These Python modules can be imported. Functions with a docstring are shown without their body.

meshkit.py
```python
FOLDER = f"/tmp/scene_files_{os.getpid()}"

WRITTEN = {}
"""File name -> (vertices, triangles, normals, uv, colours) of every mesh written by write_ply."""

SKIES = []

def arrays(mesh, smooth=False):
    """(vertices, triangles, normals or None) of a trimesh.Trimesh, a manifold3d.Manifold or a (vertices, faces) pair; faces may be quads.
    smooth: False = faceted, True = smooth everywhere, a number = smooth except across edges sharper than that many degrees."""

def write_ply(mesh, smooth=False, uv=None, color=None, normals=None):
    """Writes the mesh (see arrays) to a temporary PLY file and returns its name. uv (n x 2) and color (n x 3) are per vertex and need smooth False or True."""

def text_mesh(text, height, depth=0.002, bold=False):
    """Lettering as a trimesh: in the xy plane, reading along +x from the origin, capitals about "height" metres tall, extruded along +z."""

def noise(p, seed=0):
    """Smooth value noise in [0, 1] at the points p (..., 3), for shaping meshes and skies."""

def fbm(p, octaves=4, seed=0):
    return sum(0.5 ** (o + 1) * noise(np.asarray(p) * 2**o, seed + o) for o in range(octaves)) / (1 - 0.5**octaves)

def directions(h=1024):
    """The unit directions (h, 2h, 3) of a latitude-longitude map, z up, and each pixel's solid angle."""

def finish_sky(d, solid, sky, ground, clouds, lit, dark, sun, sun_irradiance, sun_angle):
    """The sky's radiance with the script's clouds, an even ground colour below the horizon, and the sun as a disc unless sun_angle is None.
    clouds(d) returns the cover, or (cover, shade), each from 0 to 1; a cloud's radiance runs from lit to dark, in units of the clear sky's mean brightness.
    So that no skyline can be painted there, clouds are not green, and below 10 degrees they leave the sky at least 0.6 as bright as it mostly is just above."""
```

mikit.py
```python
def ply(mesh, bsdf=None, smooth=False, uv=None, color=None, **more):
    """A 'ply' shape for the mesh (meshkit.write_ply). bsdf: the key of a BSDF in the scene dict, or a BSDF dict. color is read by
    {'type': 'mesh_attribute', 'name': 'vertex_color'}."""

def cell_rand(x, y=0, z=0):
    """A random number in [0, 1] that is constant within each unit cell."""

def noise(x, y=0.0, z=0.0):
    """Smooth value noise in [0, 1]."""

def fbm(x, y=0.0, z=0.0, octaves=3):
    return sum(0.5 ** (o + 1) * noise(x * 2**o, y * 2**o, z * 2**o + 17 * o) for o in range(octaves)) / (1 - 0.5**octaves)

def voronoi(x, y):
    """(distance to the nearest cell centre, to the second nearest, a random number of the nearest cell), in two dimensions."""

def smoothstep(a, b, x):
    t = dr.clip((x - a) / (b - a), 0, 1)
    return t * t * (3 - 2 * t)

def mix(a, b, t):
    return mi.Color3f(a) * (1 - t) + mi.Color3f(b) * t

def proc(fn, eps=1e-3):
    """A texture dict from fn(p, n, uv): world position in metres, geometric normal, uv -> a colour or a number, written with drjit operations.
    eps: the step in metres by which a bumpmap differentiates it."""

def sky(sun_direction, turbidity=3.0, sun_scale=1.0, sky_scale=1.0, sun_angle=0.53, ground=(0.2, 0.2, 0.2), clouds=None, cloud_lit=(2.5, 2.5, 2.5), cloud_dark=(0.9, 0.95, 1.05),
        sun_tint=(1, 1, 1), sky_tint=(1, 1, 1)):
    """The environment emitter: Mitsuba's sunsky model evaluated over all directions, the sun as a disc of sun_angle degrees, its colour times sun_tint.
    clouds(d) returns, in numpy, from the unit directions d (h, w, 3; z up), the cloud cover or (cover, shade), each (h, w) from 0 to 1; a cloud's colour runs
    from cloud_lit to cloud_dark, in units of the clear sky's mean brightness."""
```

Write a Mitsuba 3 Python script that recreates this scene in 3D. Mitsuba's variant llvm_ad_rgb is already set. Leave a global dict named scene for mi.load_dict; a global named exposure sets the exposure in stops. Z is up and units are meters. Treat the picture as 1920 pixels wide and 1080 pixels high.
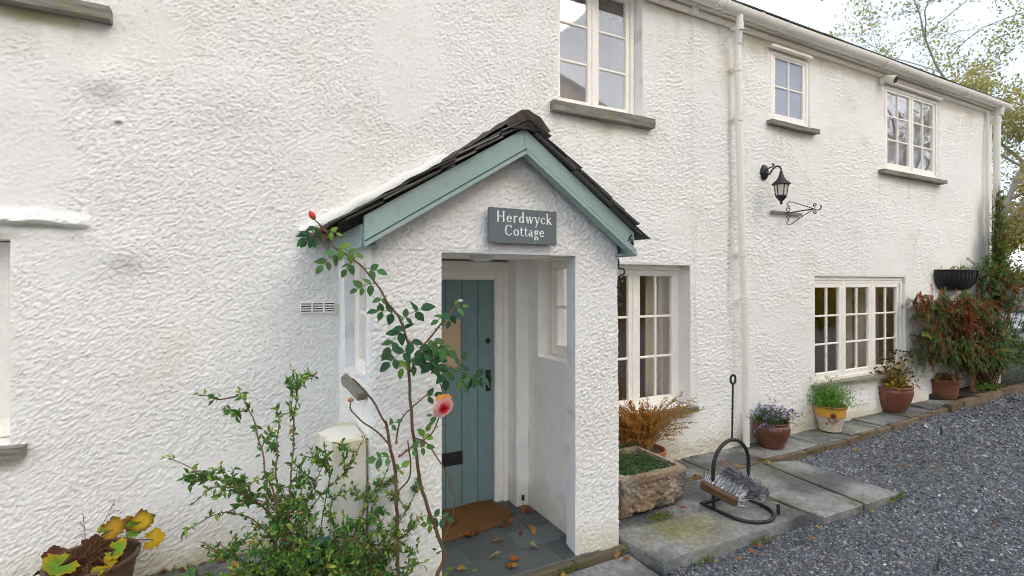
import math, random
import numpy as np
import trimesh
import mitsuba as mi
import drjit as dr
import mikit, meshkit
from mikit import proc, fbm as tfbm, noise as tnoise, voronoi, smoothstep as tsmooth, mix as tmix
from shapely.geometry import Polygon, LineString, Point
from shapely.ops import unary_union

T = mi.ScalarTransform4f
rng = np.random.default_rng(7)
scene, labels = {}, {}

# ------------------------------------------------------------------ camera, sky, exposure
EYE, YAW = np.array([0.0, -3.63, 1.70]), math.radians(27.6)
scene['camera'] = {'type': 'perspective', 'fov': 90.0, 'fov_axis': 'x', 'near_clip': 0.05, 'far_clip': 2000.0,
                   'principal_point_offset_y': 10 / 1080,
                   'to_world': T().look_at(origin=EYE.tolist(), target=(EYE + [math.sin(YAW), math.cos(YAW), 0]).tolist(), up=[0, 0, 1])}


def sstep_(a, b, x):
    t = np.clip((x - a) / (b - a), 0, 1); return t * t * (3 - 2 * t)


def clouds(d):
    p = d / np.maximum(d[..., 2:3] + 0.25, 0.1)
    n = meshkit.fbm(p * 1.3 + 3.0, 5, 3)
    cover = np.clip((n - 0.30) / 0.22, 0, 1)
    cover = 0.55 + 0.45 * cover
    cover = cover * (1 - 0.48 * sstep_(.78, .93, d[..., 0] / np.sqrt(1e-6 + d[..., 0] ** 2 + d[..., 1] ** 2)) * (d[..., 1] > -.2))
    return cover, np.clip((meshkit.fbm(p * 2.1 + 9.0, 4, 8) - 0.40) * 1.2, 0, 1) * 0.45


scene['sky'] = mikit.sky((0.30, -0.72, 0.62), turbidity=3, sun_scale=0.10, sky_scale=1.0, sun_angle=30, clouds=clouds,
                         cloud_lit=(2.42, 2.5, 2.64), cloud_dark=(1.25, 1.29, 1.38), sun_tint=(0.93, 0.97, 1.06), ground=(0.14, 0.145, 0.15))
exposure = 3.08

# ------------------------------------------------------------------ materials
VC = {'type': 'mesh_attribute', 'name': 'vertex_color'}


def rgb(c): return {'type': 'rgb', 'value': [float(x) for x in c]}
def two(b): return {'type': 'twosided', 'bsdf': b}
def princ(col, rough=0.6, spec=0.4, **k): return two({'type': 'principled', 'base_color': col, 'roughness': rough, 'specular': spec, **k})


def paint(c, a=1.0):
    def f(p, n, uv):
        g = tfbm(p.x * 7 + p.y * 3, p.y * 9, p.z * 9, octaves=4); s = tnoise(p.x * 55, p.y * 60, p.z * 160)
        d = tsmooth(0.60, 0.78, tfbm(p.x * 22, p.y * 22, p.z * 14 + 4, octaves=3))
        return mi.Color3f(*c) * (1 - a * (0.14 - 0.20 * g - 0.08 * s)) * (1 - a * 0.25 * d)
    return proc(f)


scene['m_rough'] = princ(VC, 0.9, 0.2)
scene['m_wall'] = {'type': 'bumpmap', 'arbitrary': proc(lambda p, n, uv: tnoise(p.x * 170, p.y * 170, p.z * 200), eps=2e-3), 'scale': 0.003, 'bsdf': princ(VC, 0.9, 0.2)}
scene['m_satin'] = princ(VC, 0.5, 0.4)
scene['m_glaze'] = princ(VC, 0.22, 0.5)
scene['m_leaf'] = {'type': 'principledthin', 'base_color': VC, 'roughness': 0.45, 'diff_trans': 0.7, 'eta': 1.4}
scene['m_treeleaf'] = {'type': 'principledthin', 'base_color': VC, 'roughness': 0.5, 'diff_trans': 1.25, 'eta': 1.4}
scene['m_cream'] = princ(paint((0.86, 0.825, 0.745), .3), 0.42, 0.4)
def plaster_col(p, n, uv):
    a = tfbm(p.x * 5, p.y * 5, p.z * 5, octaves=4); b = tsmooth(0.55, 0.8, tfbm(p.x * 13, p.y * 13, p.z * 9 + 3, octaves=3))
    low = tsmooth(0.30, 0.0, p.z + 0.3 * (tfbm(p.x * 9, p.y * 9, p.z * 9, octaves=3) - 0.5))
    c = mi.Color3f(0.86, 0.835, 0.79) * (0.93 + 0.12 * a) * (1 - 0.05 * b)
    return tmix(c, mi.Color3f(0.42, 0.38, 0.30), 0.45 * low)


scene['m_white'] = {'type': 'bumpmap', 'arbitrary': proc(lambda p, n, uv: tfbm(p.x * 9, p.y * 9, p.z * 7, octaves=3), eps=4e-3), 'scale': 0.02, 'bsdf': princ(proc(plaster_col), 0.8, 0.2)}
scene['m_pipe'] = princ(rgb((0.76, 0.735, 0.66)), 0.4, 0.4)
scene['m_teal'] = princ(paint((0.29, 0.385, 0.365), .55), 0.5, 0.35)
scene['m_doorteal'] = princ(paint((0.175, 0.262, 0.262), .5), 0.45, 0.35)
scene['m_black'] = princ(rgb((0.018, 0.018, 0.02)), 0.45, 0.4)
scene['m_letter'] = princ(rgb((0.82, 0.82, 0.80)), 0.6, 0.3)
scene['m_glass'] = {'type': 'thindielectric', 'int_ior': 2.1, 'ext_ior': 1.0}
scene['m_lampglass'] = princ(rgb((0.62, 0.58, 0.46)), 0.25, 0.5)
scene['m_frost'] = {'type': 'bumpmap', 'arbitrary': proc(lambda p, n, uv: tfbm(p.x * 60, p.y * 60, p.z * 60, octaves=2), eps=2e-3), 'scale': 0.006,
                    'bsdf': princ(rgb((0.30, 0.335, 0.42)), 0.25, 0.6)}
scene['m_doorlight'] = princ(rgb((0.62, 0.44, 0.30)), 0.3, 0.5)
scene['m_tan'] = princ(rgb((0.58, 0.40, 0.24)), 0.9, 0.2)
scene['m_pale'] = princ(rgb((0.78, 0.77, 0.80)), 0.9, 0.2)
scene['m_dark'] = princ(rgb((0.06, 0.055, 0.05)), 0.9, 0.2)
scene['m_curtain'] = princ(rgb((0.62, 0.53, 0.40)), 0.9, 0.1)


def slate_col(p, n, uv):
    a = tfbm(p.x * 3.1, p.y * 3.1, p.z * 3.1, octaves=4)
    b = tfbm(p.x * 40, p.y * 40, p.z * 40, octaves=3)
    g = tsmooth(0.48, 0.68, tfbm(p.x * 1.9 + 31, p.y * 1.9, p.z * 2, octaves=3))
    c = tmix((0.075, 0.080, 0.082), (0.235, 0.238, 0.230), tsmooth(.28, .72, a))
    c = tmix(c, mi.Color3f(0.165, 0.170, 0.070), 0.30 * g)
    lich = tsmooth(1.0, 0.2, dr.sqrt(dr.square((p.x - 2.66) / 0.52) + dr.square((p.y + 1.06) / 0.22)) + 0.9 * (tfbm(p.x * 7, p.y * 7, octaves=3) - 0.5))
    c = tmix(c, mi.Color3f(0.25, 0.235, 0.07), 0.5 * lich)
    br = tsmooth(0.56, 0.74, tfbm(p.x * 4.7 + 5, p.y * 4.7, p.z * 4 + 8, octaves=3))
    c = tmix(c, mi.Color3f(0.11, 0.080, 0.055), 0.3 * br)
    sp = tsmooth(0.62, 0.8, tnoise(p.x * 130, p.y * 130, p.z * 130))
    return c * (0.60 + 0.80 * b) * (1 + 0.2 * sp)


def slate_h(p, n, uv):
    return tfbm(p.x * 14, p.y * 14, p.z * 14, octaves=4) + 0.35 * tnoise(p.x * 90, p.y * 90, p.z * 90)


scene['m_slate'] = {'type': 'bumpmap', 'arbitrary': proc(slate_h, eps=3e-3), 'scale': 0.010,
                    'bsdf': princ(proc(slate_col), 0.55, 0.4)}


def sill_col(p, n, uv):
    a = tfbm(p.x * 9, p.y * 9, p.z * 30, octaves=4)
    g = tsmooth(0.5, 0.7, tfbm(p.x * 14 + 3, p.y * 14, p.z * 14, octaves=3))
    c = tmix((0.10, 0.092, 0.078), (0.30, 0.28, 0.24), a)
    return tmix(c, mi.Color3f(0.20, 0.20, 0.10), 0.6 * g)


scene['m_sill'] = {'type': 'bumpmap', 'arbitrary': proc(lambda p, n, uv: tfbm(p.x * 40, p.y * 40, p.z * 60, octaves=3), eps=3e-3), 'scale': 0.006,
                   'bsdf': princ(proc(sill_col), 0.8, 0.3)}


def trough_col(p, n, uv):
    a = tfbm(p.x * 7, p.y * 7, p.z * 7, octaves=4)
    b = tfbm(p.x * 60, p.y * 60, p.z * 60, octaves=3)
    g = tsmooth(0.47, 0.6, tfbm(p.x * 5 + 11, p.y * 5, p.z * 5, octaves=3))
    c = tmix((0.11, 0.095, 0.075), (0.38, 0.32, 0.25), tsmooth(.25, .75, a))
    c = tmix(c, mi.Color3f(0.33, 0.22, 0.13), 0.6 * g)
    return c * (0.45 + 1.05 * b)


scene['m_trough'] = {'type': 'bumpmap', 'arbitrary': proc(lambda p, n, uv: tfbm(p.x * 45, p.y * 45, p.z * 45, octaves=3), eps=3e-3), 'scale': 0.03,
                     'bsdf': princ(proc(trough_col), 0.9, 0.2)}


def ground_col(p, n, uv):
    f1, f2, r = voronoi(p.x * 62, p.y * 62)
    q1, q2, r2 = voronoi(p.x * 26 + 7, p.y * 26)
    c = tmix((0.055, 0.058, 0.064), (0.20, 0.21, 0.225), r * 0.7 + r2 * 0.3)
    c = tmix(c, mi.Color3f(0.13, 0.105, 0.075), tsmooth(0.55, 0.75, tfbm(p.x * 1.2, p.y * 1.2, octaves=3)) * 0.45)
    return c * (0.45 + 0.55 * tsmooth(0.0, 0.35, f2 - f1))


scene['m_ground'] = {'type': 'bumpmap', 'arbitrary': proc(lambda p, n, uv: -voronoi(p.x * 62, p.y * 62)[0], eps=3e-3), 'scale': 0.012,
                     'bsdf': princ(proc(ground_col), 0.8, 0.3)}


def coir_col(p, n, uv):
    b = tnoise(p.x * 260, p.y * 120, p.z * 60)
    a = tfbm(p.x * 8, p.y * 8, octaves=3)
    return tmix((0.075, 0.036, 0.014), (0.22, 0.118, 0.048), 0.6 * b + 0.4 * a)


scene['m_coir'] = {'type': 'bumpmap', 'arbitrary': proc(lambda p, n, uv: tnoise(p.x * 240, p.y * 110, p.z * 60), eps=2e-3), 'scale': 0.006,
                   'bsdf': princ(proc(coir_col), 0.95, 0.1)}
scene['m_sandstone'] = princ(rgb((0.52, 0.31, 0.14)), 0.9, 0.2)


# ------------------------------------------------------------------ helpers
def uniq(base):
    if base not in scene and base not in labels and not any(k.startswith(base + '__') for k in list(scene)[-400:]):
        return base
    i = uniq.n.get(base, 1)
    while f'{base}_{i:03d}' in scene or f'{base}_{i:03d}' in labels:
        i += 1
    uniq.n[base] = i
    return f'{base}_{i:03d}'


uniq.n = {}


def thing(name, label, cat, group=None):
    k = uniq(name)
    labels[k] = {'label': label, 'category': cat}
    if group: labels[k]['group'] = group
    return k


def add(mesh, m, name, parent=None, smooth=False, color=None, to_world=None, label=None, kind=None):
    k = uniq(f'{parent}__{name}' if parent else name)
    if isinstance(mesh, MB):
        color = mesh.col() if color is None and mesh.c else color
        mesh = mesh.get()
    if color is not None and np.ndim(color) == 1:
        color = np.tile(color, (len(mesh[0] if isinstance(mesh, tuple) else mesh.vertices), 1))
    if color is not None and smooth is not True and smooth:          # split the sharp edges, carry the colours over
        from scipy.spatial import cKDTree
        v0, f0 = (mesh if isinstance(mesh, tuple) else (mesh.vertices, mesh.faces))
        f0 = np.asarray(f0)
        if f0.shape[1] == 4: f0 = np.vstack([f0[:, [0, 1, 2]], f0[:, [0, 2, 3]]])
        sm = trimesh.graph.smooth_shade(trimesh.Trimesh(v0, f0, process=False), angle=math.radians(smooth), facet_minarea=None)
        color = np.asarray(color)[cKDTree(np.asarray(v0)).query(np.asarray(sm.vertices))[1]]
        mesh, smooth = (np.array(sm.vertices), np.array(sm.faces)), True
    d = mesh if isinstance(mesh, dict) else mikit.ply(mesh, m, smooth=smooth, color=color)
    if to_world is not None: d = {**d, 'to_world': to_world}
    scene[k] = d
    if label or kind:
        labels[k] = {}
        if label: labels[k]['label'] = label
        if kind: labels[k]['kind'] = kind
    return k


def structure(key, label): labels[key] = {'label': label, 'kind': 'structure'}


class MB:
    def __init__(self): self.v, self.f, self.c, self.n = [], [], [], 0
    def add(self, v, f, c=None):
        v, f = np.asarray(v, float).reshape(-1, 3), np.asarray(f, int)
        if f.shape[1] == 4: f = np.vstack([f[:, [0, 1, 2]], f[:, [0, 2, 3]]])
        self.v.append(v); self.f.append(f + self.n); self.n += len(v)
        if c is not None:
            c = np.asarray(c, float)
            self.c.append(np.tile(c, (len(v), 1)) if c.ndim == 1 else c)
        return self
    def get(self): return (np.vstack(self.v), np.vstack(self.f))
    def col(self): return np.vstack(self.c)


def nz(p, scale, seed=0): return meshkit.noise(np.asarray(p) * scale, seed)
def fb(p, scale, oct=3, seed=0): return meshkit.fbm(np.asarray(p) * scale, oct, seed)
def sstep(a, b, x):
    t = np.clip((x - a) / (b - a), 0, 1)
    return t * t * (3 - 2 * t)


def cbox(x0, x1, y0, y1, z0, z1, c=0.004):
    """Box with chamfered edges (44 triangles)."""
    c = min(c, abs(x1 - x0) * .45, abs(y1 - y0) * .45, abs(z1 - z0) * .45)
    P = []
    for i in (0, 1):
        for j in (0, 1):
            for k in (0, 1):
                x, y, z = (x0, x1)[i], (y0, y1)[j], (z0, z1)[k]
                sx, sy, sz = (c, -c)[i], (c, -c)[j], (c, -c)[k]
                P += [(x, y + sy, z + sz), (x + sx, y, z + sz), (x + sx, y + sy, z)]
    h = trimesh.convex.convex_hull(np.array(P))
    return np.array(h.vertices), np.array(h.faces)


def plain_box(x0, x1, y0, y1, z0, z1):
    b = trimesh.creation.box(bounds=[[x0, y0, z0], [x1, y1, z1]])
    return np.array(b.vertices), np.array(b.faces)


def prism(poly, z0, z1, jag=0.0, seed=0):
    """Extrude a polygon (list of xy) in z."""
    m = trimesh.creation.extrude_polygon(Polygon(poly), z1 - z0, engine='earcut')
    v = np.array(m.vertices); v[:, 2] += z0
    return v, np.array(m.faces)


def flag(poly, z0, z1, c=0.008, jag=0.006, seed=0, step=0.09):
    """A slab with an uneven outline and a chamfered top edge."""
    r = np.random.default_rng(seed)
    ring = np.array(Polygon(poly).segmentize(step).exterior.coords)[:-1]
    if Polygon(poly).exterior.is_ccw is False: ring = ring[::-1]
    ring = ring + (nz(np.c_[ring * 9, np.full(len(ring), seed)], 1, seed)[:, None] - .5) * jag * 2
    inner = Polygon(ring).buffer(-c, join_style=2)
    cen = ring.mean(0)
    top = cen + (ring - cen) * (1 - c / np.maximum(np.linalg.norm(ring - cen, axis=1, keepdims=True), .05))
    n = len(ring); i = np.arange(n); j = (i + 1) % n
    v = np.vstack([np.c_[ring, np.full(n, z0)], np.c_[ring, np.full(n, z1 - c)], np.c_[top, np.full(n, z1)], [[*cen, z1]]])
    f = np.vstack([np.c_[i, j, j + n], np.c_[i, j + n, i + n], np.c_[i + n, j + n, j + 2 * n], np.c_[i + n, j + 2 * n, i + 2 * n], np.c_[i + 2 * n, j + 2 * n, np.full(n, 3 * n)]])
    return v, f


def smooth_path(pts, n=6):
    p = np.asarray(pts, float)
    if len(p) < 3: return np.array([p[0] + (p[-1] - p[0]) * t for t in np.linspace(0, 1, n)])
    q = np.vstack([2 * p[0] - p[1], p, 2 * p[-1] - p[-2]])
    out = []
    for i in range(1, len(q) - 2):
        for t in np.arange(n) / n:
            a, b, c, d = q[i - 1], q[i], q[i + 1], q[i + 2]
            out.append(.5 * (2 * b + (c - a) * t + (2 * a - 5 * b + 4 * c - d) * t * t + (3 * b - a - 3 * c + d) * t ** 3))
    return np.array(out + [p[-1]])


def tube(pts, r, sides=6, caps=True):
    p = np.asarray(pts, float)
    t = np.gradient(p, axis=0); t /= np.linalg.norm(t, axis=1, keepdims=True) + 1e-12
    a = np.cross(t[0], [0, 0, 1.0] if abs(t[0][2]) < .9 else [1.0, 0, 0]); a /= np.linalg.norm(a)
    A = []
    for k in range(len(p)):
        a = a - t[k] * np.dot(a, t[k]); a /= np.linalg.norm(a) + 1e-12
        A.append(a)
    A = np.array(A); B = np.cross(t, A)
    ang = np.arange(sides) * 2 * np.pi / sides
    r = np.broadcast_to(np.asarray(r, float), (len(p),))
    v = p[:, None] + r[:, None, None] * (np.cos(ang)[None, :, None] * A[:, None] + np.sin(ang)[None, :, None] * B[:, None])
    i, j = np.meshgrid(np.arange(len(p) - 1), np.arange(sides), indexing='ij')
    q = np.stack([i * sides + j, i * sides + (j + 1) % sides, (i + 1) * sides + (j + 1) % sides, (i + 1) * sides + j], -1).reshape(-1, 4)
    f = np.vstack([q[:, [0, 1, 2]], q[:, [0, 2, 3]]])
    v = v.reshape(-1, 3)
    if caps:
        n = len(v); v = np.vstack([v, p[:1], p[-1:]])
        k = np.arange(sides)
        f = np.vstack([f, np.c_[(k + 1) % sides, k, np.full(sides, n)], np.c_[n - sides + k, n - sides + (k + 1) % sides, np.full(sides, n + 1)]])
    return v, f


def lathe(profile, n=40, center=(0, 0, 0)):
    p = np.asarray(profile, float)
    ang = np.arange(n) * 2 * np.pi / n
    v = np.stack([p[:, None, 0] * np.cos(ang), p[:, None, 0] * np.sin(ang), np.broadcast_to(p[:, None, 1], (len(p), n))], -1).reshape(-1, 3) + center
    i, j = np.meshgrid(np.arange(len(p) - 1), np.arange(n), indexing='ij')
    q = np.stack([i * n + j, i * n + (j + 1) % n, (i + 1) * n + (j + 1) % n, (i + 1) * n + j], -1).reshape(-1, 4)
    return v, np.vstack([q[:, [0, 1, 2]], q[:, [0, 2, 3]]])


def norm(a): return a / (np.linalg.norm(a, axis=-1, keepdims=True) + 1e-12)


def leaves(mb, pos, d, up, L, W, col, curl=0.15):
    """Many small folded leaves: pos, d (axis), up (face normal) are n x 3, L and W n, col n x 3."""
    n = len(pos); d = norm(d); s = norm(np.cross(d, up)); u = np.cross(s, d)
    L, W = np.broadcast_to(L, n)[:, None], np.broadcast_to(W, n)[:, None]
    v = np.stack([pos, pos + d * L * .45 + s * W * .5 + u * W * .18, pos + d * L * .5, pos + d * L * .45 - s * W * .5 + u * W * .18, pos + d * L - u * L * curl], 1)
    f = np.array([[0, 1, 2], [0, 2, 3], [1, 4, 2], [2, 4, 3]])
    mb.add(v.reshape(-1, 3), (f[None] + 5 * np.arange(n)[:, None, None]).reshape(-1, 3), np.repeat(col, 5, 0))


def rand_unit(n, r=rng): return norm(r.normal(size=(n, 3)))


def vary(c, n, a=.25, r=rng, hue=.08):
    c = np.asarray(c, float)
    return np.clip(c * (1 + a * r.uniform(-1, 1, (n, 1))) * (1 + hue * r.uniform(-1, 1, (n, 3))), 0, 1)


# ------------------------------------------------------------------ ground
def gz(x): return -0.05 + 0.10 * sstep(4.5, 10.5, np.asarray(x, float))      # gravel level
def pz(x): return float(gz(x)) + 0.05                                          # path level


gx = np.r_[-400, -120, -40, -15, np.linspace(-6, 16, 70), 20, 28, 45, 90, 180, 500]
gy = np.r_[-400, -120, -40, -20, np.linspace(-10, 6, 30), 10, 18, 30, 60, 120, 400, 700]
X, Y = np.meshgrid(gx, gy, indexing='ij')
i, j = np.meshgrid(np.arange(len(gx) - 1), np.arange(len(gy) - 1), indexing='ij')
a = (i * len(gy) + j).ravel()
Zg = gz(X) - 0.012
near_step = (X > -3) & (X < 2.3) & (Y > -2.2) & (Y < .5)
Zg = np.where(near_step, np.minimum(Zg, -0.12), Zg)
add((np.stack([X, Y, Zg], -1).reshape(-1, 3), np.c_[a, a + len(gy), a + len(gy) + 1, a + 1]), 'm_ground', 'ground', smooth=True)
structure('ground', 'grey gravel ground of the drive running to the horizon')

# loose slate chippings of the drive
OCT = np.array([[1, 0, 0], [-1, 0, 0], [0, 1, 0], [0, -1, 0], [0, 0, 1], [0, 0, -1.0]])
OCF = np.array([[0, 2, 4], [2, 1, 4], [1, 3, 4], [3, 0, 4]])     # the undersides lie in the gravel


def pebbles(n, x0, x1, y0, y1, size, keep, seed):
    r = np.random.default_rng(seed)
    x, y = r.uniform(x0, x1, n), r.uniform(y0, y1, n)
    k = keep(x, y); x, y = x[k], y[k]; n = len(x)
    if not n: return None
    # outside the frame no pebbles are needed
    dx, dy = x - EYE[0], y - EYE[1]
    zc = dx * math.sin(YAW) + dy * math.cos(YAW); xc = dx * math.cos(YAW) - dy * math.sin(YAW)
    k = (zc > 1.3) & (xc < zc * 1.25 + .4) & (xc > -zc * 1.1)
    x, y = x[k], y[k]; n = len(x)
    s = size * np.exp(r.normal(0, .32, n))
    sc = np.stack([s, s * r.uniform(.55, .95, n), s * r.uniform(.28, .6, n)], 1)
    v = OCT[None, :5] * sc[:, None] * r.uniform(.7, 1.25, (n, 5, 1))
    v[:, :4, 2] -= .25 * s[:, None]
    v[:, :4, 2] += (r.uniform(-.35, .35, (n, 4)) * s[:, None])
    az, ti, ta = r.uniform(0, 2 * np.pi, n), r.normal(0, .35, n), r.uniform(0, 2 * np.pi, n)
    ca, sa = np.cos(az), np.sin(az)
    vx = v[..., 0] * ca[:, None] - v[..., 1] * sa[:, None]; vy = v[..., 0] * sa[:, None] + v[..., 1] * ca[:, None]; vz = v[..., 2]
    ct, st = np.cos(ta)[:, None], np.sin(ta)[:, None]
    w = vx * ct + vy * st
    v = np.stack([vx, vy, vz + w * np.tan(ti)[:, None]], -1)
    z = gz(x) - .012 + s * r.uniform(0.1, .75, n) + .012 * (nz(np.c_[x, y, x * 0], 3.0, 4) - .5)
    v += np.stack([x, y, z], 1)[:, None]
    tone = np.exp(r.normal(-.10, .55, n))
    big = .78 + .45 * fb(np.c_[x, y * 2.2, x * 0], .8, 3, 6)
    col = np.array([.118, .128, .146])[None] * (tone * big)[:, None]
    pale = r.random(n) < .035; col[pale] = np.array([.42, .42, .40]) * r.uniform(.7, 1.2, (pale.sum(), 1))
    brown = r.random(n) < .05; col[brown] = np.array([.20, .145, .095]) * r.uniform(.5, 1.3, (brown.sum(), 1))
    f = (OCF[None] + 5 * np.arange(n)[:, None, None]).reshape(-1, 3)
    return v.reshape(-1, 3), f, np.repeat(np.clip(col, 0, .8), 5, 0)


SLAB_R = [(4.33, -.43), (4.67, -.56), (4.68, -1.42), (4.23, -1.40)]
SLAB_L = [(3.66, -.47), (4.31, -.44), (4.205, -1.395), (3.72, -1.39)]
SLAB_M = [(2.20, -.46), (3.64, -.45), (3.66, -.95), (2.20, -.895)]
SLAB_N = [(2.20, -.91), (3.63, -.96), (3.63, -1.335), (2.235, -1.325)]
paved = unary_union([Polygon(p) for p in (SLAB_R, SLAB_L, SLAB_M, SLAB_N)]).buffer(-.02)


def keep(x, y):
    import shapely
    edge = -.43 + .17 * sstep(4.8, 10.5, x) + .02 * (nz(np.c_[x, y, x * 0], 9, 2) - .5)
    k = (y < edge) & ~((x < 4.4) & (y > -.5)) & ~shapely.contains_xy(paved, x, y)
    k &= ~((x < 2.28) & (y > -2.0) & ~((y < -1.36) & (x > 2.0)))
    return k


pm = MB()
for args in ((135000, 1.9, 5.2, -2.7, -.4, .0073, 21), (62000, 4.2, 8.0, -2.9, -.3, .0092, 22), (26000, 7, 13.5, -3.2, -.2, .015, 23), (900, 1.9, 8, -2.7, -.4, .015, 24)):
    got = pebbles(*args[:6], keep, args[6])
    pm.add(*got)
k = add(pm, 'm_satin', 'gravel')
labels[k] = {'label': 'loose blue grey slate chippings covering the drive beside the flagstones', 'kind': 'stuff', 'category': 'gravel'}

def spill(x, y):
    import shapely
    e = Polygon(SLAB_N).exterior.buffer(.07).union(Polygon(SLAB_R).exterior.buffer(.06)).union(Polygon(SLAB_L).exterior.buffer(.05))
    return shapely.contains_xy(e, x, y) & shapely.contains_xy(paved, x, y) & (np.random.default_rng(2).random(len(x)) < .10)
got = pebbles(9000, 2.2, 4.8, -1.45, -.4, .006, spill, 31)
sv0 = got[0].copy(); sv0[:, 2] += np.where(sv0[:, 0] < 3.63, np.where(sv0[:, 1] < -.93, .060, .052), .052)
add((sv0, got[1]), 'm_satin', 'spilled_gravel', color=got[2])
labels['spilled_gravel'] = {'label': 'few loose stone chips spilled onto the edges of the flagstones', 'kind': 'stuff', 'category': 'gravel'}

# ------------------------------------------------------------------ the paved path
add(plain_box(-4, 3.9, -1.0, .02, -.14, -.07), 'm_ground', 'path')
structure('path', 'slate flagstone path running along the foot of the white wall')


def slab(poly, z0, z1, seed, name='flagstone', parent='path', **k):
    return add(flag(poly, z0, z1, seed=seed, **k), 'm_slate', name, parent, smooth=25)


slab(SLAB_R, -.06, .004, 1); slab(SLAB_L, -.06, .002, 2); slab(SLAB_M, -.08, .000, 3, jag=.01)
k = slab(SLAB_N, -.07, .022, 4, c=.012, jag=.008)
labels[k] = {'label': 'thick raised slate slab with green and yellow lichen at the front'}
# strip at the foot of the wall
r = np.random.default_rng(12)
xs = [2.2, 2.95, 3.74]
while xs[-1] < 8.2: xs.append(xs[-1] + r.uniform(.55, .95))
for a0, b0 in zip(xs[:-1], xs[1:]):
    e0, e1 = [-.37 + .15 * float(sstep(4.8, 10.5, t)) for t in (a0, b0)]
    z = pz((a0 + b0) / 2) + r.uniform(-.006, .006)
    slab([(a0 + .008, .03), (b0 - .008, .03), (b0 - .008 + r.uniform(-.03, .03), e1), (a0 + .008 + r.uniform(-.03, .03), e0)], z - .09, z, int(a0 * 100), jag=.008)
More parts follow.
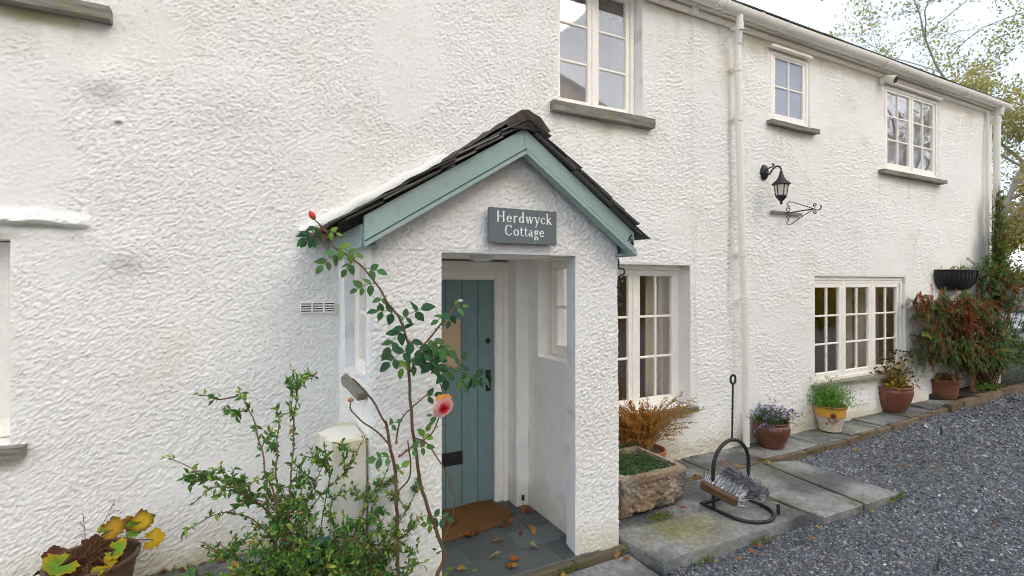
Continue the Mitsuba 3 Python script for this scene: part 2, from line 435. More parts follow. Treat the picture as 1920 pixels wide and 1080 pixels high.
# low stone edging between the strip and the gravel
kx = 2.95
while kx < 12.5:
    w = r.uniform(.28, .5) if kx < 8 else r.uniform(.35, .5)
    e0, e1 = [-.385 + .15 * float(sstep(4.8, 10.5, t)) for t in (kx, kx + w)]
    th = .042 if kx < 8 else .085
    zt = pz(kx) + r.uniform(-.006, .008) + (0 if kx < 8 else .045)
    col = np.array([.15, .112, .076]) * r.uniform(.75, 1.2)
    v, f = flag([(kx + .006, e0), (kx + w - .006, e1), (kx + w - .006, e1 - th - r.uniform(0, .015)), (kx + .006, e0 - th - r.uniform(0, .015))], zt - .14, zt, c=.012, jag=.01, seed=int(kx * 91), step=.05)
    v[:, 2] += .012 * (nz(v, 23, 3) - .5)
    c = col * (0.55 + .9 * fb(v, 30, 3))[:, None]
    add((v, f), 'm_rough', 'edging_stone', 'path', smooth=40, color=c)
    kx += w
# slabs left of the porch
for n_, (p, z) in enumerate([([(-1.9, .02), (-.95, .02), (-.93, -.5), (-1.9, -.5)], 0), ([(-.94, .02), (-.26, .02), (-.245, -.48), (-.92, -.5)], .0), ([(-.245, .02), (.52, .02), (.52, -.45), (-.23, -.47)], .002),
                             ([(-1.6, -.52), (-.5, -.52), (-.5, -1.1), (-1.6, -1.1)], -.004), ([(-.48, -.5), (.52, -.48), (.5, -1.15), (-.48, -1.1)], .0)]):
    slab(p, -.1, z - .004, 40 + n_)
# lower slab in front of the porch
for n_, p in enumerate([[(.4, -1.065), (1.42, -1.06), (1.40, -2.0), (.4, -2.0)], [(1.435, -1.06), (2.19, -1.055), (2.22, -1.98), (1.415, -2.0)]]):
    slab(p, -.16, -.045, 60 + n_)
# edging strip of the porch step (thin stones set in mortar)
for n_, (x0, x1) in enumerate([(.6, 1.02), (1.025, 1.36), (1.365, 1.79), (1.795, 2.19)]):
    v, f = flag([(x0, -1.005), (x1, -1.0), (x1, -1.047), (x0, -1.055)], -.16, -.008, c=.01, jag=.008, seed=70 + n_, step=.05)
    v[:, 2] += .012 * (nz(v, 25, 5) - .5)
    add((v, f), 'm_rough', 'step_stone', 'path', smooth=40, color=np.array([.115, .095, .06]) * (0.5 + 1.0 * fb(v, 28, 3))[:, None])

# ------------------------------------------------------------------ the cottage: rough cast walls
COT = thing('cottage', 'long white roughcast stone cottage with teal gabled porch and slate sills', 'house')


def grains(x, y, seed):
    """Rounded stones thrown at random on the cells of a grid: heights 0 to 1."""
    i, j = np.floor(x).astype(np.int64), np.floor(y).astype(np.int64); out = np.zeros_like(x)
    for a in (-1, 0, 1):
        for b in (-1, 0, 1):
            h = ((i + a) * 374761393 + (j + b) * 668265263 + seed * 144665) & 0xFFFFFFFF
            h = ((h ^ (h >> 13)) * 1274126177) & 0xFFFFFFFF; h = h ^ (h >> 16)
            u, v, w = (h & 1023) / 1023, ((h >> 10) & 1023) / 1023, ((h >> 20) & 1023) / 1023
            d2 = (i + a + .1 + .8 * u - x) ** 2 + (j + b + .1 + .8 * v - y) ** 2; r = .42 + .30 * w
            out = np.maximum(out, (.35 + .65 * w) * np.sqrt(np.maximum(1 - d2 / r ** 2, 0)))
    return out


def rough(s, z, seed=0, smear=1.0):
    """Height of the harling, about 0 to 14 mm, and the slow waviness of the wall below it."""
    p = np.stack([s, z, np.full_like(s, seed * 3.7)], -1)
    wave = .045 * (meshkit.fbm(p * .9, 3, 5) - .5) + .009 * (meshkit.fbm(p * 4.1, 2, 6) - .5)
    a, b = s * .88 + z * .48, -s * .48 + z * .88
    w1 = meshkit.noise(p * 9, 9) - .5; w2 = meshkit.noise(p * 9 + 5, 10) - .5
    a, b = s + z * .20 + .02 * w1, -s * .20 + z + .015 * w2
    big = 1 + .45 * sstep(1.5, 6, s) * (seed == 0)
    nod = grains(a / .0180 / big, b / .0118 / big, seed + 1) * .62 + grains(a / .0130 / big + 3.3, b / .0100 / big, seed + 2) * .40
    m = (.70 if seed else .42) + (.30 if seed else .58) * sstep(.32, .52, meshkit.fbm(p * 1.9, 4, 7))
    return wave, .0132 * nod * m


def wall_col(P, seed=0):
    """Off-white limewash with slow tone changes and a few algae and damp stains."""
    base = np.array([.805, .797, .765])
    t = fb(P, .7, 3, 11)
    c = base * (0.955 + .09 * t)[:, None]
    warm = sstep(.45, .65, fb(P, 1.3, 3, 12))
    c = c * (1 - warm[:, None] * np.array([.0, .006, .03]))
    spot = sstep(.62, .80, fb(P, 2.6, 3, 13)) * .20
    c = c * (1 - spot[:, None] * np.array([.25, .27, .36]))
    speck = sstep(.80, .92, nz(P, 55, 14)) * .22
    c = c * (1 - speck[:, None])
    return c


def stain(c, P, x, z, rx, rz, col, a):
    d = np.sqrt(((P[:, 0] - x) / rx) ** 2 + ((P[:, 2] - z) / rz) ** 2)
    w = a * sstep(1.0, .15, d + .5 * (fb(P, 9, 3, 15) - .5))
    return c * (1 - w[:, None]) + np.asarray(col) * w[:, None]


def sheet(plan, nrm, s, zs, holes, base_z=None, seed=0, disp=None, cut=None):
    """A rough wall over the plan line (n x 2 points, outward normals) and the heights zs; holes: (s0, s1, z0, z1, depth, splay)."""
    ns, nzs = len(s), len(zs)
    S, Z = np.meshgrid(s, zs, indexing='ij')
    wave, h = rough(S, Z, seed)
    for (a0, a1, z0, z1, dep, spl) in holes:                    # float the render smooth near the openings
        dx = np.maximum(np.maximum(a0 - S, S - a1), 0); dz = np.maximum(np.maximum(z0 - Z, Z - z1), 0)
        k_ = sstep(0, .025, np.hypot(dx, dz)); h = h * (.45 + .55 * k_)
    H = wave + h - .012
    if disp is not None: H = H + disp(S, Z)
    P = np.stack([plan[:, None, 0] + nrm[:, None, 0] * H, plan[:, None, 1] + nrm[:, None, 1] * H, Z], -1)
    i, j = np.meshgrid(np.arange(ns - 1), np.arange(nzs - 1), indexing='ij')
    cs, cz = (s[i] + s[i + 1]) / 2, (zs[j] + zs[j + 1]) / 2
    ok = np.ones(i.shape, bool)
    for (a0, a1, z0, z1, dep, spl) in holes: ok &= ~((cs > a0) & (cs < a1) & (cz > z0) & (cz < z1))
    if cut is not None: ok &= cut(cs, cz)
    i, j = i[ok], j[ok]
    a = i * nzs + j
    mb = MB(); mb.add(P.reshape(-1, 3), np.c_[a, a + nzs, a + nzs + 1, a + 1])
    nfront = mb.n
    for (a0, a1, z0, z1, dep, spl) in holes:
        i0, i1 = np.abs(s - a0).argmin(), np.abs(s - a1).argmin()
        j0, j1 = np.abs(zs - z0).argmin(), np.abs(zs - z1).argmin()
        for side, (ii, jj) in dict(l=(np.full(j1 - j0 + 1, i0), np.arange(j0, j1 + 1)), r=(np.full(j1 - j0 + 1, i1), np.arange(j0, j1 + 1)),
                                   b=(np.arange(i0, i1 + 1), np.full(i1 - i0 + 1, j0)), t=(np.arange(i0, i1 + 1), np.full(i1 - i0 + 1, j1))).items():
            front = P[ii, jj]
            rows = [front]
            tang = np.stack([-nrm[ii, 1], nrm[ii, 0]], 1)
            for t_ in (.12, .5, 1.0):
                q = front.copy()
                base = plan[ii] - nrm[ii] * dep * t_
                sh = spl * t_ * (1 if side == 'l' else -1 if side == 'r' else 0)
                q[:, :2] = base * min(1, t_ * 4) + front[:, :2] * (1 - min(1, t_ * 4)) + tang * sh * (0 if side in 'bt' else 1)
                if t_ < 1: q[:, :2] -= 0
                q[:, :2] += nrm[ii] * (.004 * (nz(q * [9, 9, 9], 1, 31) - .5))[:, None] if t_ == .5 else 0
                rows.append(q)
            n = len(ii); V = np.concatenate(rows); k_ = np.arange(n - 1)
            F = np.vstack([np.c_[k_ + r_ * n, k_ + 1 + r_ * n, k_ + 1 + (r_ + 1) * n, k_ + (r_ + 1) * n] for r_ in range(3)])
            mb.add(V, F)
    return mb, nfront


def lines(a, b, step, extra=()):
    n = max(2, int(round((b - a) / step)) + 1)
    g = np.linspace(a, b, n)
    e = np.array(sorted(extra))
    if len(e): g = np.sort(np.r_[g[np.abs(g[:, None] - e[None]).min(1) > step * .45], e])
    return g


# openings of the front wall: x0, x1, z0, z1, depth of the reveal, splay
H_UL = (-1.80, -.80, 3.24, 4.36, .14, -.0)
H_LL = (-2.10, -1.10, .845, 1.93, .20, 0.0)
H_UM = (2.337, 3.275, 3.21, 4.37, .13, .02)
H_S = (5.085, 5.765, 3.455, 4.245, .05, .0)
H_UR = (7.36, 8.735, 3.16, 4.275, .05, .0)
H_LR = (5.86, 7.85, .52, 1.775, .07, .0)
H_LM = (2.74, 3.875, .50, 1.87, .21, -.02)
H_D = (.90, 1.83, -.05, 1.86, .10, .0)
HOLES = [H_UL, H_LL, H_UM, H_S, H_UR, H_LR, H_LM, H_D]
ex = [h[k] for h in HOLES for k in (0, 1)]
sx = np.unique(np.round(np.r_[lines(-4.0, -1.5, .03, [-2.1, -1.8]), lines(-1.5, 2.3, .0076, [-1.1, -.8, .9, 1.83]), lines(2.3, 5.5, .0112, [2.337, 2.74, 3.275, 3.875, 5.085]), lines(5.5, 10.42, .0175, [5.765, 5.86, 7.36, 7.85, 8.735])], 5))
sz = lines(-.16, 4.42, .0075, [h[k] for h in HOLES for k in (2, 3)])


def ledge(S, Z):
    """The rendered drip ledge over the lower left window and a few lumps of the old stone under the render."""
    zz = 2.022 + .007 * np.sin(S * 11) + .004 * np.sin(S * 31)
    k_ = sstep(-.745, -.80, S)
    up = np.where(Z > zz, 1 - sstep(0, .085, Z - zz), sstep(-.022, 0, Z - zz))
    h = .046 * k_ * up * (.72 + .56 * meshkit.noise(np.stack([S * 38, Z * 52, 0 * S], -1), 77))
    for (x, z, r, a) in ((-.70, 2.86, .16, .022), (-.62, 1.88, .2, .02), (-.1, 2.9, .3, .018), (.1, 1.1, .3, .012), (-.64, 2.62, .03, .012), (4.2, 2.6, .4, .012), (2.9, 2.7, .3, .012)):
        h = h + a * np.exp(-((S - x) ** 2 + ((Z - z) * 1.5) ** 2) / r ** 2)
    return h


mb, nf = sheet(np.stack([sx, 0 * sx], 1), np.tile([0, -1.0], (len(sx), 1)), sx, sz, HOLES, seed=0, disp=ledge)
v = np.vstack(mb.v); c = wall_col(v)
gr, bl, oc = (.30, .31, .17), (.30, .29, .26), (.62, .52, .30)
for a in ((-.71, 2.78, .14, .07, bl, .22), (-.60, 1.80, .12, .08, bl, .34), (-1.0, 2.005, .28, .025, (.25, .26, .12), .6), (-.635, 2.615, .03, .02, (.12, .10, .09), .7), (-1.0, 3.14, .4, .07, (.42, .40, .16), .75), (-1.12, .75, .14, .07, (.40, .39, .2), .65),
          (2.8, 3.08, .62, .10, (.45, .43, .26), .5), (5.4, 3.36, .5, .09, (.42, .42, .28), .5), (8.0, 3.03, .9, .09, (.42, .42, .28), .35), (4.35, 3.9, .14, .35, oc, .28), (4.42, 2.6, .04, 2.0, (.36, .29, .19), .4), (5.2, 4.30, .9, .12, oc, .5),
          (4.8, 4.2, .5, .12, (.5, .45, .3), .4), (6.2, 4.28, 1.6, .11, (.62, .54, .34), .45), (9.2, 4.25, 1.6, .1, (.55, .48, .32), .45), (3.5, 4.33, .9, .12, oc, .5), (6.8, .42, 1.3, .12, (.4, .39, .3), .4),
          (-1.2, 1.95, .2, .05, (.2, .21, .05), .5), (3.4, .1, .6, .16, (.44, .40, .3), .4), (.1, .02, .9, .10, (.42, .37, .22), .5), (5.5, .06, 2.5, .10, (.45, .42, .33), .45)):
    c = stain(c, v, a[0], a[1], a[2], a[3], a[4], a[5])
for (x0, x1, z0) in ((-1.9, -.68, 3.16), (2.26, 3.36, 3.12), (5.0, 5.84, 3.40), (7.2, 8.8, 3.09), (5.8, 7.9, .48), (-2, -1.04, .78), (2.9, 10.4, 4.32)):
    fade = sstep(.42, .0, z0 - v[:, 2]) * (v[:, 2] < z0) * sstep(-.02, .02, v[:, 0] - x0) * sstep(-.02, .02, x1 - v[:, 0])
    run = sstep(.52, .80, nz(v * [17, 0, .8], 1, 41)) * fade * .30
    c = c * (1 - run[:, None] * np.array([.42, .42, .58]))
for pts in ([(3.93, 1.9), (3.97, 2.1), (3.95, 2.3), (4.02, 2.45)], [(5.6, 3.35), (5.72, 3.1), (5.69, 2.95), (5.80, 2.75)], [(-.62, .5), (-.5, .62), (-.36, .60), (-.22, .75)], [(7.9, 1.8), (8.1, 2.0), (8.08, 2.2), (8.25, 2.5)], [(2.5, 3.05), (2.58, 2.8), (2.52, 2.62)], [(4.7, .2), (4.9, .36), (5.2, .38), (5.5, .47)]):
    P0 = np.array(pts)
    for a_, b_ in zip(P0[:-1], P0[1:]):
        q = v[:, [0, 2]] + .03 * (np.stack([nz(v, 18, 51), nz(v, 18, 52)], 1) - .5); t_ = np.clip(((q - a_) @ (b_ - a_)) / ((b_ - a_) @ (b_ - a_)), 0, 1)
        d_ = np.linalg.norm(q - a_ - t_[:, None] * (b_ - a_), axis=1); c = c * (1 - .20 * (d_ < .0055)[:, None])
foot = sstep(.30, .0, v[:, 2] + .30 * (fb(v, 5, 3, 18) - .5)) * .55  # splash dirt at the wall base, deepened as painted contact shadow
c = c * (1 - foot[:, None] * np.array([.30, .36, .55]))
c[nf:] = np.array([.78, .765, .745]) * (1 - .25 * sstep(.6, .8, fb(v[nf:], 7, 3, 19)))[:, None]
for h_ in (H_LL, H_UL): pass
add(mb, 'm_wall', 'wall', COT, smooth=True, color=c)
# the other walls of the house
ob = MB()
ob.add(*plain_box(10.30, 10.425, .012, 5.6, -.2, 4.45)); ob.add(*plain_box(-4.1, 10.42, 5.6, 5.8, -.2, 4.45)); ob.add(*plain_box(-4.15, -4.0, .012, 5.6, -.2, 4.45))
ob.add(*prism([(.012, 4.45), (5.75, 4.45), (2.9, 6.7)], 0, .12)) if False else None
g = prism([(.012, 4.45), (5.75, 4.45), (2.88, 6.62)], 0, .12)
for x_ in (10.30, -4.12): ob.add(np.c_[g[0][:, 2] + x_, g[0][:, 0], g[0][:, 1]], g[1])
vv = ob.get(); add(vv, 'm_rough', 'end_wall', COT, color=wall_col(vv[0]))

# main roof: boards, eaves course of slates, gutter
rb = MB(); al = math.atan2(6.75 - 4.5, 3.0)
for s_ in (0, 1):
    y0, y1 = (-.13, 2.88) if s_ == 0 else (5.9, 2.88)
    rb.add([[-4.3, y0, 4.47], [10.52, y0, 4.47], [10.52, y1, 6.74], [-4.3, y1, 6.74], [-4.3, y0, 4.50], [10.52, y0, 4.50], [10.52, y1, 6.77], [-4.3, y1, 6.77]],
           [[0, 1, 2, 3], [4, 5, 6, 7], [0, 1, 5, 4], [0, 3, 7, 4], [1, 2, 6, 5]])
k = add(rb, 'm_rough', 'roof', COT, color=np.array([.06, .06, .065]))
r = np.random.default_rng(5); x = -4.3
while x < 10.5:
    w = r.uniform(.26, .40); w = min(w, 10.53 - x)
    vb, fb_ = plain_box(x + .003, x + w - .003, -.165 + r.uniform(-.008, .008), .35, 0, .016)
    vb[:, 2] += 4.507 + (vb[:, 1] + .13) * math.tan(al) + r.uniform(0, .006)
    add((vb, fb_), 'm_rough', 'slate', k, color=np.array([.055, .055, .06]) * r.uniform(.7, 1.5)); x += w
# gutter (half round trough) and its joints
ang = np.linspace(np.pi, 2 * np.pi, 13)
prof = np.r_[np.c_[-.135 + .062 * np.cos(ang), 4.448 + .078 * np.sin(ang)], np.c_[-.135 + .055 * np.cos(ang[::-1]), 4.448 + .070 * np.sin(ang[::-1])]]
def extr(prof, x0, x1, nseg=1):
    n = len(prof); xs_ = np.linspace(x0, x1, nseg + 1)
    v = np.concatenate([np.c_[np.full(n, x_), prof] for x_ in xs_]); i = np.arange(n); j = (i + 1) % n
    f = np.vstack([np.c_[i + k_ * n, j + k_ * n, j + (k_ + 1) * n, i + (k_ + 1) * n] for k_ in range(nseg)])
    return v, f
gm = MB(); gv, gf = extr(prof, -4.2, 10.56, 60)
gv[:, 2] += .004 * np.sin(gv[:, 0] * 2.1) + .006 * sstep(4, 10.5, gv[:, 0])
gm.add(gv, gf)
for x_ in (10.555,): gm.add(*extr(np.c_[-.135 + .064 * np.cos(ang), 4.454 + .08 * np.sin(ang)], x_, x_ + .006))
ek = np.vstack([np.c_[-.135 + .062 * np.cos(ang), 4.454 + .078 * np.sin(ang)]])
gm.add(np.c_[np.full(len(ek), 10.559), ek], [[0, q, q + 1] for q in range(1, len(ek) - 1)])
GUT = add(gm, 'm_pipe', 'gutter', COT, smooth=35)
for x_ in (4.15, 4.66, 7.0, 9.1):
    add(extr(np.r_[np.c_[-.135 + .067 * np.cos(ang), 4.450 + .084 * np.sin(ang)], np.c_[-.135 + .060 * np.cos(ang[::-1]), 4.450 + .076 * np.sin(ang[::-1])]], x_, x_ + .05), 'm_pipe', 'joint', GUT, smooth=35)
for x_ in np.arange(4.05, 10.5, 1.05):
    add(tube([(x_, .0, 4.41), (x_, -.07, 4.375), (x_, -.135, 4.362), (x_, -.19, 4.39), (x_, -.205, 4.44)], .006, 5), 'm_pipe', 'bracket', GUT)
add(cbox(-4.1, 10.40, -.075, -.002, 4.385, 4.42), 'm_pipe', 'soffit', COT)
add(cbox(3.3, 10.38, -.028, .01, 4.325, 4.375, .004), 'm_cream', 'fascia', COT)


# downpipes
def pipe(pts, r, joints, name='downpipe'):
    k = add(tube(smooth_path(pts, 5), r, 18), 'm_pipe', name, COT, smooth=50)
    for (x_, y_, z_) in joints:
        add(lathe([(r + .001, -.04), (r + .005, -.037), (r + .005, .024), (r + .008, .026), (r + .008, .036), (r + .001, .038)], 20, (x_, y_, z_)), 'm_pipe', 'collar', k, smooth=40)
        add(cbox(x_ - r - .012, x_ + r + .012, y_ + .02, y_ + .075, z_ - .008, z_ + .008, .003), 'm_pipe', 'clip', k)
    return k
pipe([(4.405, -.135, 4.40), (4.405, -.13, 4.27), (4.425, -.10, 4.12), (4.435, -.085, 3.98), (4.50, -.085, 2.3), (4.545, -.085, 1.42), (4.57, -.085, .02)], .034, [(4.407, -.132, 4.27), (4.437, -.085, 3.88), (4.458, -.085, 3.38), (4.512, -.085, 2.0), (4.54, -.085, 1.52)])
pipe([(10.32, -.135, 4.43), (10.32, -.12, 4.30), (10.315, -.09, 4.2), (10.315, -.085, 2.0), (10.315, -.085, .12)], .045, [(10.315, -.09, 4.2), (10.315, -.085, 2.7)])
add(tube([(10.16, -.03, 4.32), (10.155, -.03, 3.3), (10.16, -.03, .6)], .022, 10), 'm_pipe', 'waste_pipe', COT, smooth=50)


# ------------------------------------------------------------------ windows
def room(x0, x1, y, z0, z1, depth, m, parent):
    q = MB(); a0, a1, b0, b1 = x0 - .25, x1 + .25, z0 - .4, z1 + .15
    a0, a1 = x0 - .12, x1 + .12
    V = np.array([[a0, y, b0], [a1, y, b0], [a1, y, b1], [a0, y, b1], [a0, y + depth, b0], [a1, y + depth, b0], [a1, y + depth, b1], [a0, y + depth, b1]])
    q.add(V, [[4, 5, 6, 7], [0, 1, 5, 4], [3, 2, 6, 7], [0, 3, 7, 4], [1, 2, 6, 5]])
    add(q, m, 'room', parent)


def window(u0, u1, z0, z1, sashes, rows, M=None, d=.05, fw=.045, sw=.045, parent=COT, glass='m_glass', mat='m_cream', label=None, bar=.011):
    """Wooden casement: outer frame, then for each sash (ua, ub, za, zb, vertical bars) stiles, glazing bars and single panes.
    u runs along the wall, d is the depth of the frame's front; M maps (u, d, z) to the world."""
    M = M or (lambda p: p)
    W = lambda m_: (M(m_[0]), m_[1])
    q = MB()
    for b in ((u0, u1, z1 - fw, z1), (u0, u1, z0, z0 + fw), (u0, u0 + fw, z0 + fw, z1 - fw), (u1 - fw, u1, z0 + fw, z1 - fw)):
        q.add(*W(cbox(b[0], b[1], d, d + .07, b[2], b[3], .005)))
    for (a, b) in zip(sashes[:-1], sashes[1:]):
        if b[0] - a[1] > .006: q.add(*W(cbox(a[1], b[0], d + .004, d + .07, z0 + fw, z1 - fw, .005)))
    k = add(q, mat, 'window', parent)
    if label: labels[k] = {'label': label}
    for (ua, ub, za, zb, nb) in sashes:
        s_ = MB(); dd = d + .012
        for b in ((ua, ub, zb - sw, zb), (ua, ub, za, za + sw * 1.3), (ua, ua + sw, za + sw * 1.3, zb - sw), (ub - sw, ub, za + sw * 1.3, zb - sw)):
            s_.add(*W(cbox(b[0], b[1], dd, dd + .042, b[2], b[3], .005)))
        add(s_, mat, 'sash', k)
        ga, gb, gc, gd = ua + sw, ub - sw, za + sw * 1.3, zb - sw
        us, zz = np.linspace(ga, gb, nb + 2), np.linspace(gc, gd, rows + 1)
        for x_ in us[1:-1]: add(W(cbox(x_ - bar, x_ + bar, dd + .006, dd + .034, gc - .004, gd + .004, .005)), mat, 'glazing_bar', k)
        for z_ in zz[1:-1]:
            for xa, xb in zip(us[:-1], us[1:]):
                add(W(cbox(xa - .002 if xa == us[0] else xa + bar, xb + .002 if xb == us[-1] else xb - bar, dd + .007, dd + .033, z_ - bar, z_ + bar, .005)), mat, 'glazing_bar', k)
        for xa, xb in zip(us[:-1], us[1:]):
            for z_0, z_1 in zip(zz[:-1], zz[1:]):
                ty, tx = rng.normal(0, .0012, 2)
                g_ = np.array([[xa, dd + .020 - tx - ty, z_0], [xb, dd + .020 + tx - ty, z_0], [xb, dd + .020 + tx + ty, z_1], [xa, dd + .020 - tx + ty, z_1]])
                add((M(g_), np.array([[0, 1, 2, 3]])), glass, 'pane', k)
    return k


def sill(x0, x1, y0, y1, z0, z1, k, seed=0):
    b = trimesh.creation.box(bounds=[[x0, y0, z0], [x1, y1, z1]])
    for _ in range(3): b = b.subdivide()
    v = np.array(b.vertices)
    n_ = (meshkit.fbm(v * [9, 30, 30], 3, seed) - .5)
    v[:, 1] += .022 * n_ * (v[:, 1] < y0 + .01); v[:, 2] += .012 * (meshkit.fbm(v * [7, 20, 0], 3, seed + 3) - .5)
    add((v, np.array(b.faces)), 'm_sill', 'sill', k, smooth=35)


kUM = window(2.345, 3.25, 3.212, 4.37, [(2.385, 2.765, 3.252, 4.36, 0), (2.80, 3.20, 3.252, 4.36, 0)], 3, d=.10, label='upper white casement window above the porch with three panes a side')
sill(2.255, 3.36, -.06, .12, 3.125, 3.208, kUM, 2)
kS = window(5.09, 5.76, 3.46, 4.243, [(5.14, 5.715, 3.505, 4.225, 1)], 2, d=.012, glass='m_frost', label='small upper window of four frosted panes')
sill(5.0, 5.84, -.07, .02, 3.405, 3.452, kS, 3)
add(cbox(5.04, 5.75, -.05, -.004, 4.247, 4.282, .006), 'm_cream', 'drip_board', kS)
kUR = window(7.365, 8.73, 3.165, 4.272, [(7.40, 8.03, 3.21, 4.24, 1), (8.05, 8.67, 3.21, 4.24, 1)], 3, d=.012, label='upper white window near the corner with twelve panes')
sill(7.18, 8.80, -.07, .02, 3.095, 3.145, kUR, 4)
add(cbox(7.34, 8.75, -.045, -.004, 4.274, 4.306, .006), 'm_cream', 'drip_board', kUR)
kLR = window(5.865, 7.845, .525, 1.772, [(5.90, 6.475, .57, 1.685, 1), (6.52, 7.115, .57, 1.685, 1), (7.175, 7.775, .57, 1.685, 1)], 3, d=.04, label='wide lower white window of eighteen panes behind the flower pots')
add(cbox(5.905, 7.80, .05, .11, 1.686, 1.732, .004), 'm_cream', 'head', kLR)
sill(5.80, 7.92, -.055, .04, .488, .520, kLR, 5)
kLM = window(2.745, 3.905, .50, 1.825, [(2.79, 3.305, .515, 1.81, 1), (3.36, 3.865, .515, 1.81, 1)], 3, d=.185, label='tall white window beside the porch with beige blinds inside')
add(cbox(2.745, 3.9, .15, .24, 1.826, 1.87, .004), 'm_cream', 'head', kLM)
sill(2.70, 3.92, -.06, .19, .445, .497, kLM, 6)
kLL = window(-2.09, -1.11, .85, 1.925, [(-2.05, -1.62, .89, 1.89, 1), (-1.57, -1.15, .89, 1.89, 1)], 3, d=.16)
sill(-2.2, -1.03, -.065, .18, .785, .840, kLL, 7)
kUL = window(-1.79, -.81, 3.25, 4.35, [(-1.75, -1.31, 3.29, 4.32, 1), (-1.27, -.85, 3.29, 4.32, 1)], 3, d=.11)
sill(-1.95, -.665, -.075, .13, 3.165, 3.238, kUL, 8)

room(2.345, 3.25, .18, 3.2, 4.37, .45, 'm_pale', kUM); room(7.365, 8.73, .09, 3.16, 4.27, .7, 'm_pale', kUR)
room(5.865, 7.845, .12, .52, 1.77, 2.4, 'm_tan', kLR); room(2.745, 3.905, .27, .5, 1.87, 1.6, 'm_tan', kLM)
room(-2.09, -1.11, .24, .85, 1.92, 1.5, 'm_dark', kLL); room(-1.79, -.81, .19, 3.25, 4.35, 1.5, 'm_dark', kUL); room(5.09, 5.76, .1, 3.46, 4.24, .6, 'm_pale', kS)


def curtain(x0, x1, y, z0, z1, m, k, folds=9, amp=.025, name='curtain'):
    u = np.linspace(x0, x1, folds * 8); yy = y + amp * np.sin(np.linspace(0, folds * 2 * np.pi, len(u))) + amp * .4 * np.sin(np.linspace(1, folds * 4.7, len(u)))
    n = len(u); v = np.vstack([np.c_[u, yy, np.full(n, z0)], np.c_[u, yy * .7 + y * .3, np.full(n, z1)]]); i_ = np.arange(n - 1)
    add((v, np.c_[i_, i_ + 1, i_ + 1 + n, i_ + n]), m, name, k, smooth=True)


curtain(6.80, 7.12, .30, .45, 1.75, 'm_curtain', kLR, 5); curtain(7.35, 7.9, .38, .45, 1.75, 'm_curtain', kLR, 9)
curtain(3.62, 4.0, .36, .3, 1.85, 'm_curtain', kLM, 3, .012, 'blind'); curtain(2.65, 2.95, .42, .3, 1.85, 'm_tan', kLM, 3, .012, 'blind')
add(cbox(3.05, 3.5, .75, 1.1, .1, .72, .02), 'm_pale', 'chair_back', kLM)
add(cbox(2.36, 3.24, .20, .215, 4.18, 4.36, .003), 'm_dark', 'blind', kUM)
# dark round object standing indoors behind the middle light of the lower window
rs = np.linspace(0, 2 * np.pi, 25)
add(tube(np.c_[6.75 + .13 * np.cos(rs), np.full(25, .55), 1.02 + .22 * np.sin(rs)], .025, 8, False), 'm_black', 'chair_hoop', kLR)

# ------------------------------------------------------------------ porch
PF = -1.0
def arc2(cx, cy, r, a0, a1, n): t = np.linspace(a0, a1, n); return np.c_[cx + r * np.cos(t), cy + r * np.sin(t)]
rad = .045
pl = np.vstack([[[.565, .05]], [[.565, PF + rad]], arc2(.565 + rad, PF + rad, rad, np.pi, 1.5 * np.pi, 7), arc2(2.185 - rad, PF + rad, rad, 1.5 * np.pi, 2 * np.pi, 7), [[2.185, .05]]])
seg = np.r_[0, np.cumsum(np.linalg.norm(np.diff(pl, axis=0), axis=1))]
L_front = seg[8]                     # s where the straight front begins (x = .565 + rad)
def s_at_front(x): return L_front + (x - (.565 + rad))
def s_at_left(y): return .05 - y
def s_at_right(y): return seg[-1] - (.05 - y)
PH = [(s_at_front(.951), s_at_front(1.825), -.10, 1.866, .16, -.035), (s_at_left(-.20), s_at_left(-.82), 1.15, 1.866, .10, .0), (s_at_right(-.85), s_at_right(-.345), 1.15, 1.866, .15, .0)]
ps = lines(0, seg[-1], .0072, [h[k] for h in PH for k in (0, 1)])
pzs = lines(-.16, 2.50, .0068, [h[k] for h in PH for k in (2, 3)])
plan = np.c_[np.interp(ps, seg, pl[:, 0]), np.interp(ps, seg, pl[:, 1])]
tg = np.gradient(plan, axis=0); tg = norm(tg); pn = np.c_[tg[:, 1], -tg[:, 0]]
AP, EZ = (1.395, 2.50), 1.98
def gable_cut(cs, cz):
    x_ = np.interp(cs, seg, pl[:, 0])
    return cz < np.minimum(EZ + .62 * (x_ - .50), EZ + .66 * (2.27 - x_))
mb, nf = sheet(plan, pn, ps, pzs, PH, seed=2, cut=gable_cut)
v = np.vstack(mb.v); c = wall_col(v + [7, 0, 0])
foot = sstep(.30, .02, v[:, 2] + .30 * (fb(v, 5, 3, 18) - .5)) * .55  # dirt and moss tint at the porch base, with contact shade painted in
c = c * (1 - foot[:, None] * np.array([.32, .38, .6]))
c = stain(c, v, 1.35, 2.28, .75, .10, oc, .22)
c[nf:] = np.array([.74, .745, .755]) * (1 - .2 * sstep(.55, .75, fb(v[nf:], 8, 3, 19)))[:, None]
PORCH = add(mb, 'm_wall', 'porch', COT, smooth=True, color=c, label='white roughcast porch with open doorway and teal gable boards')
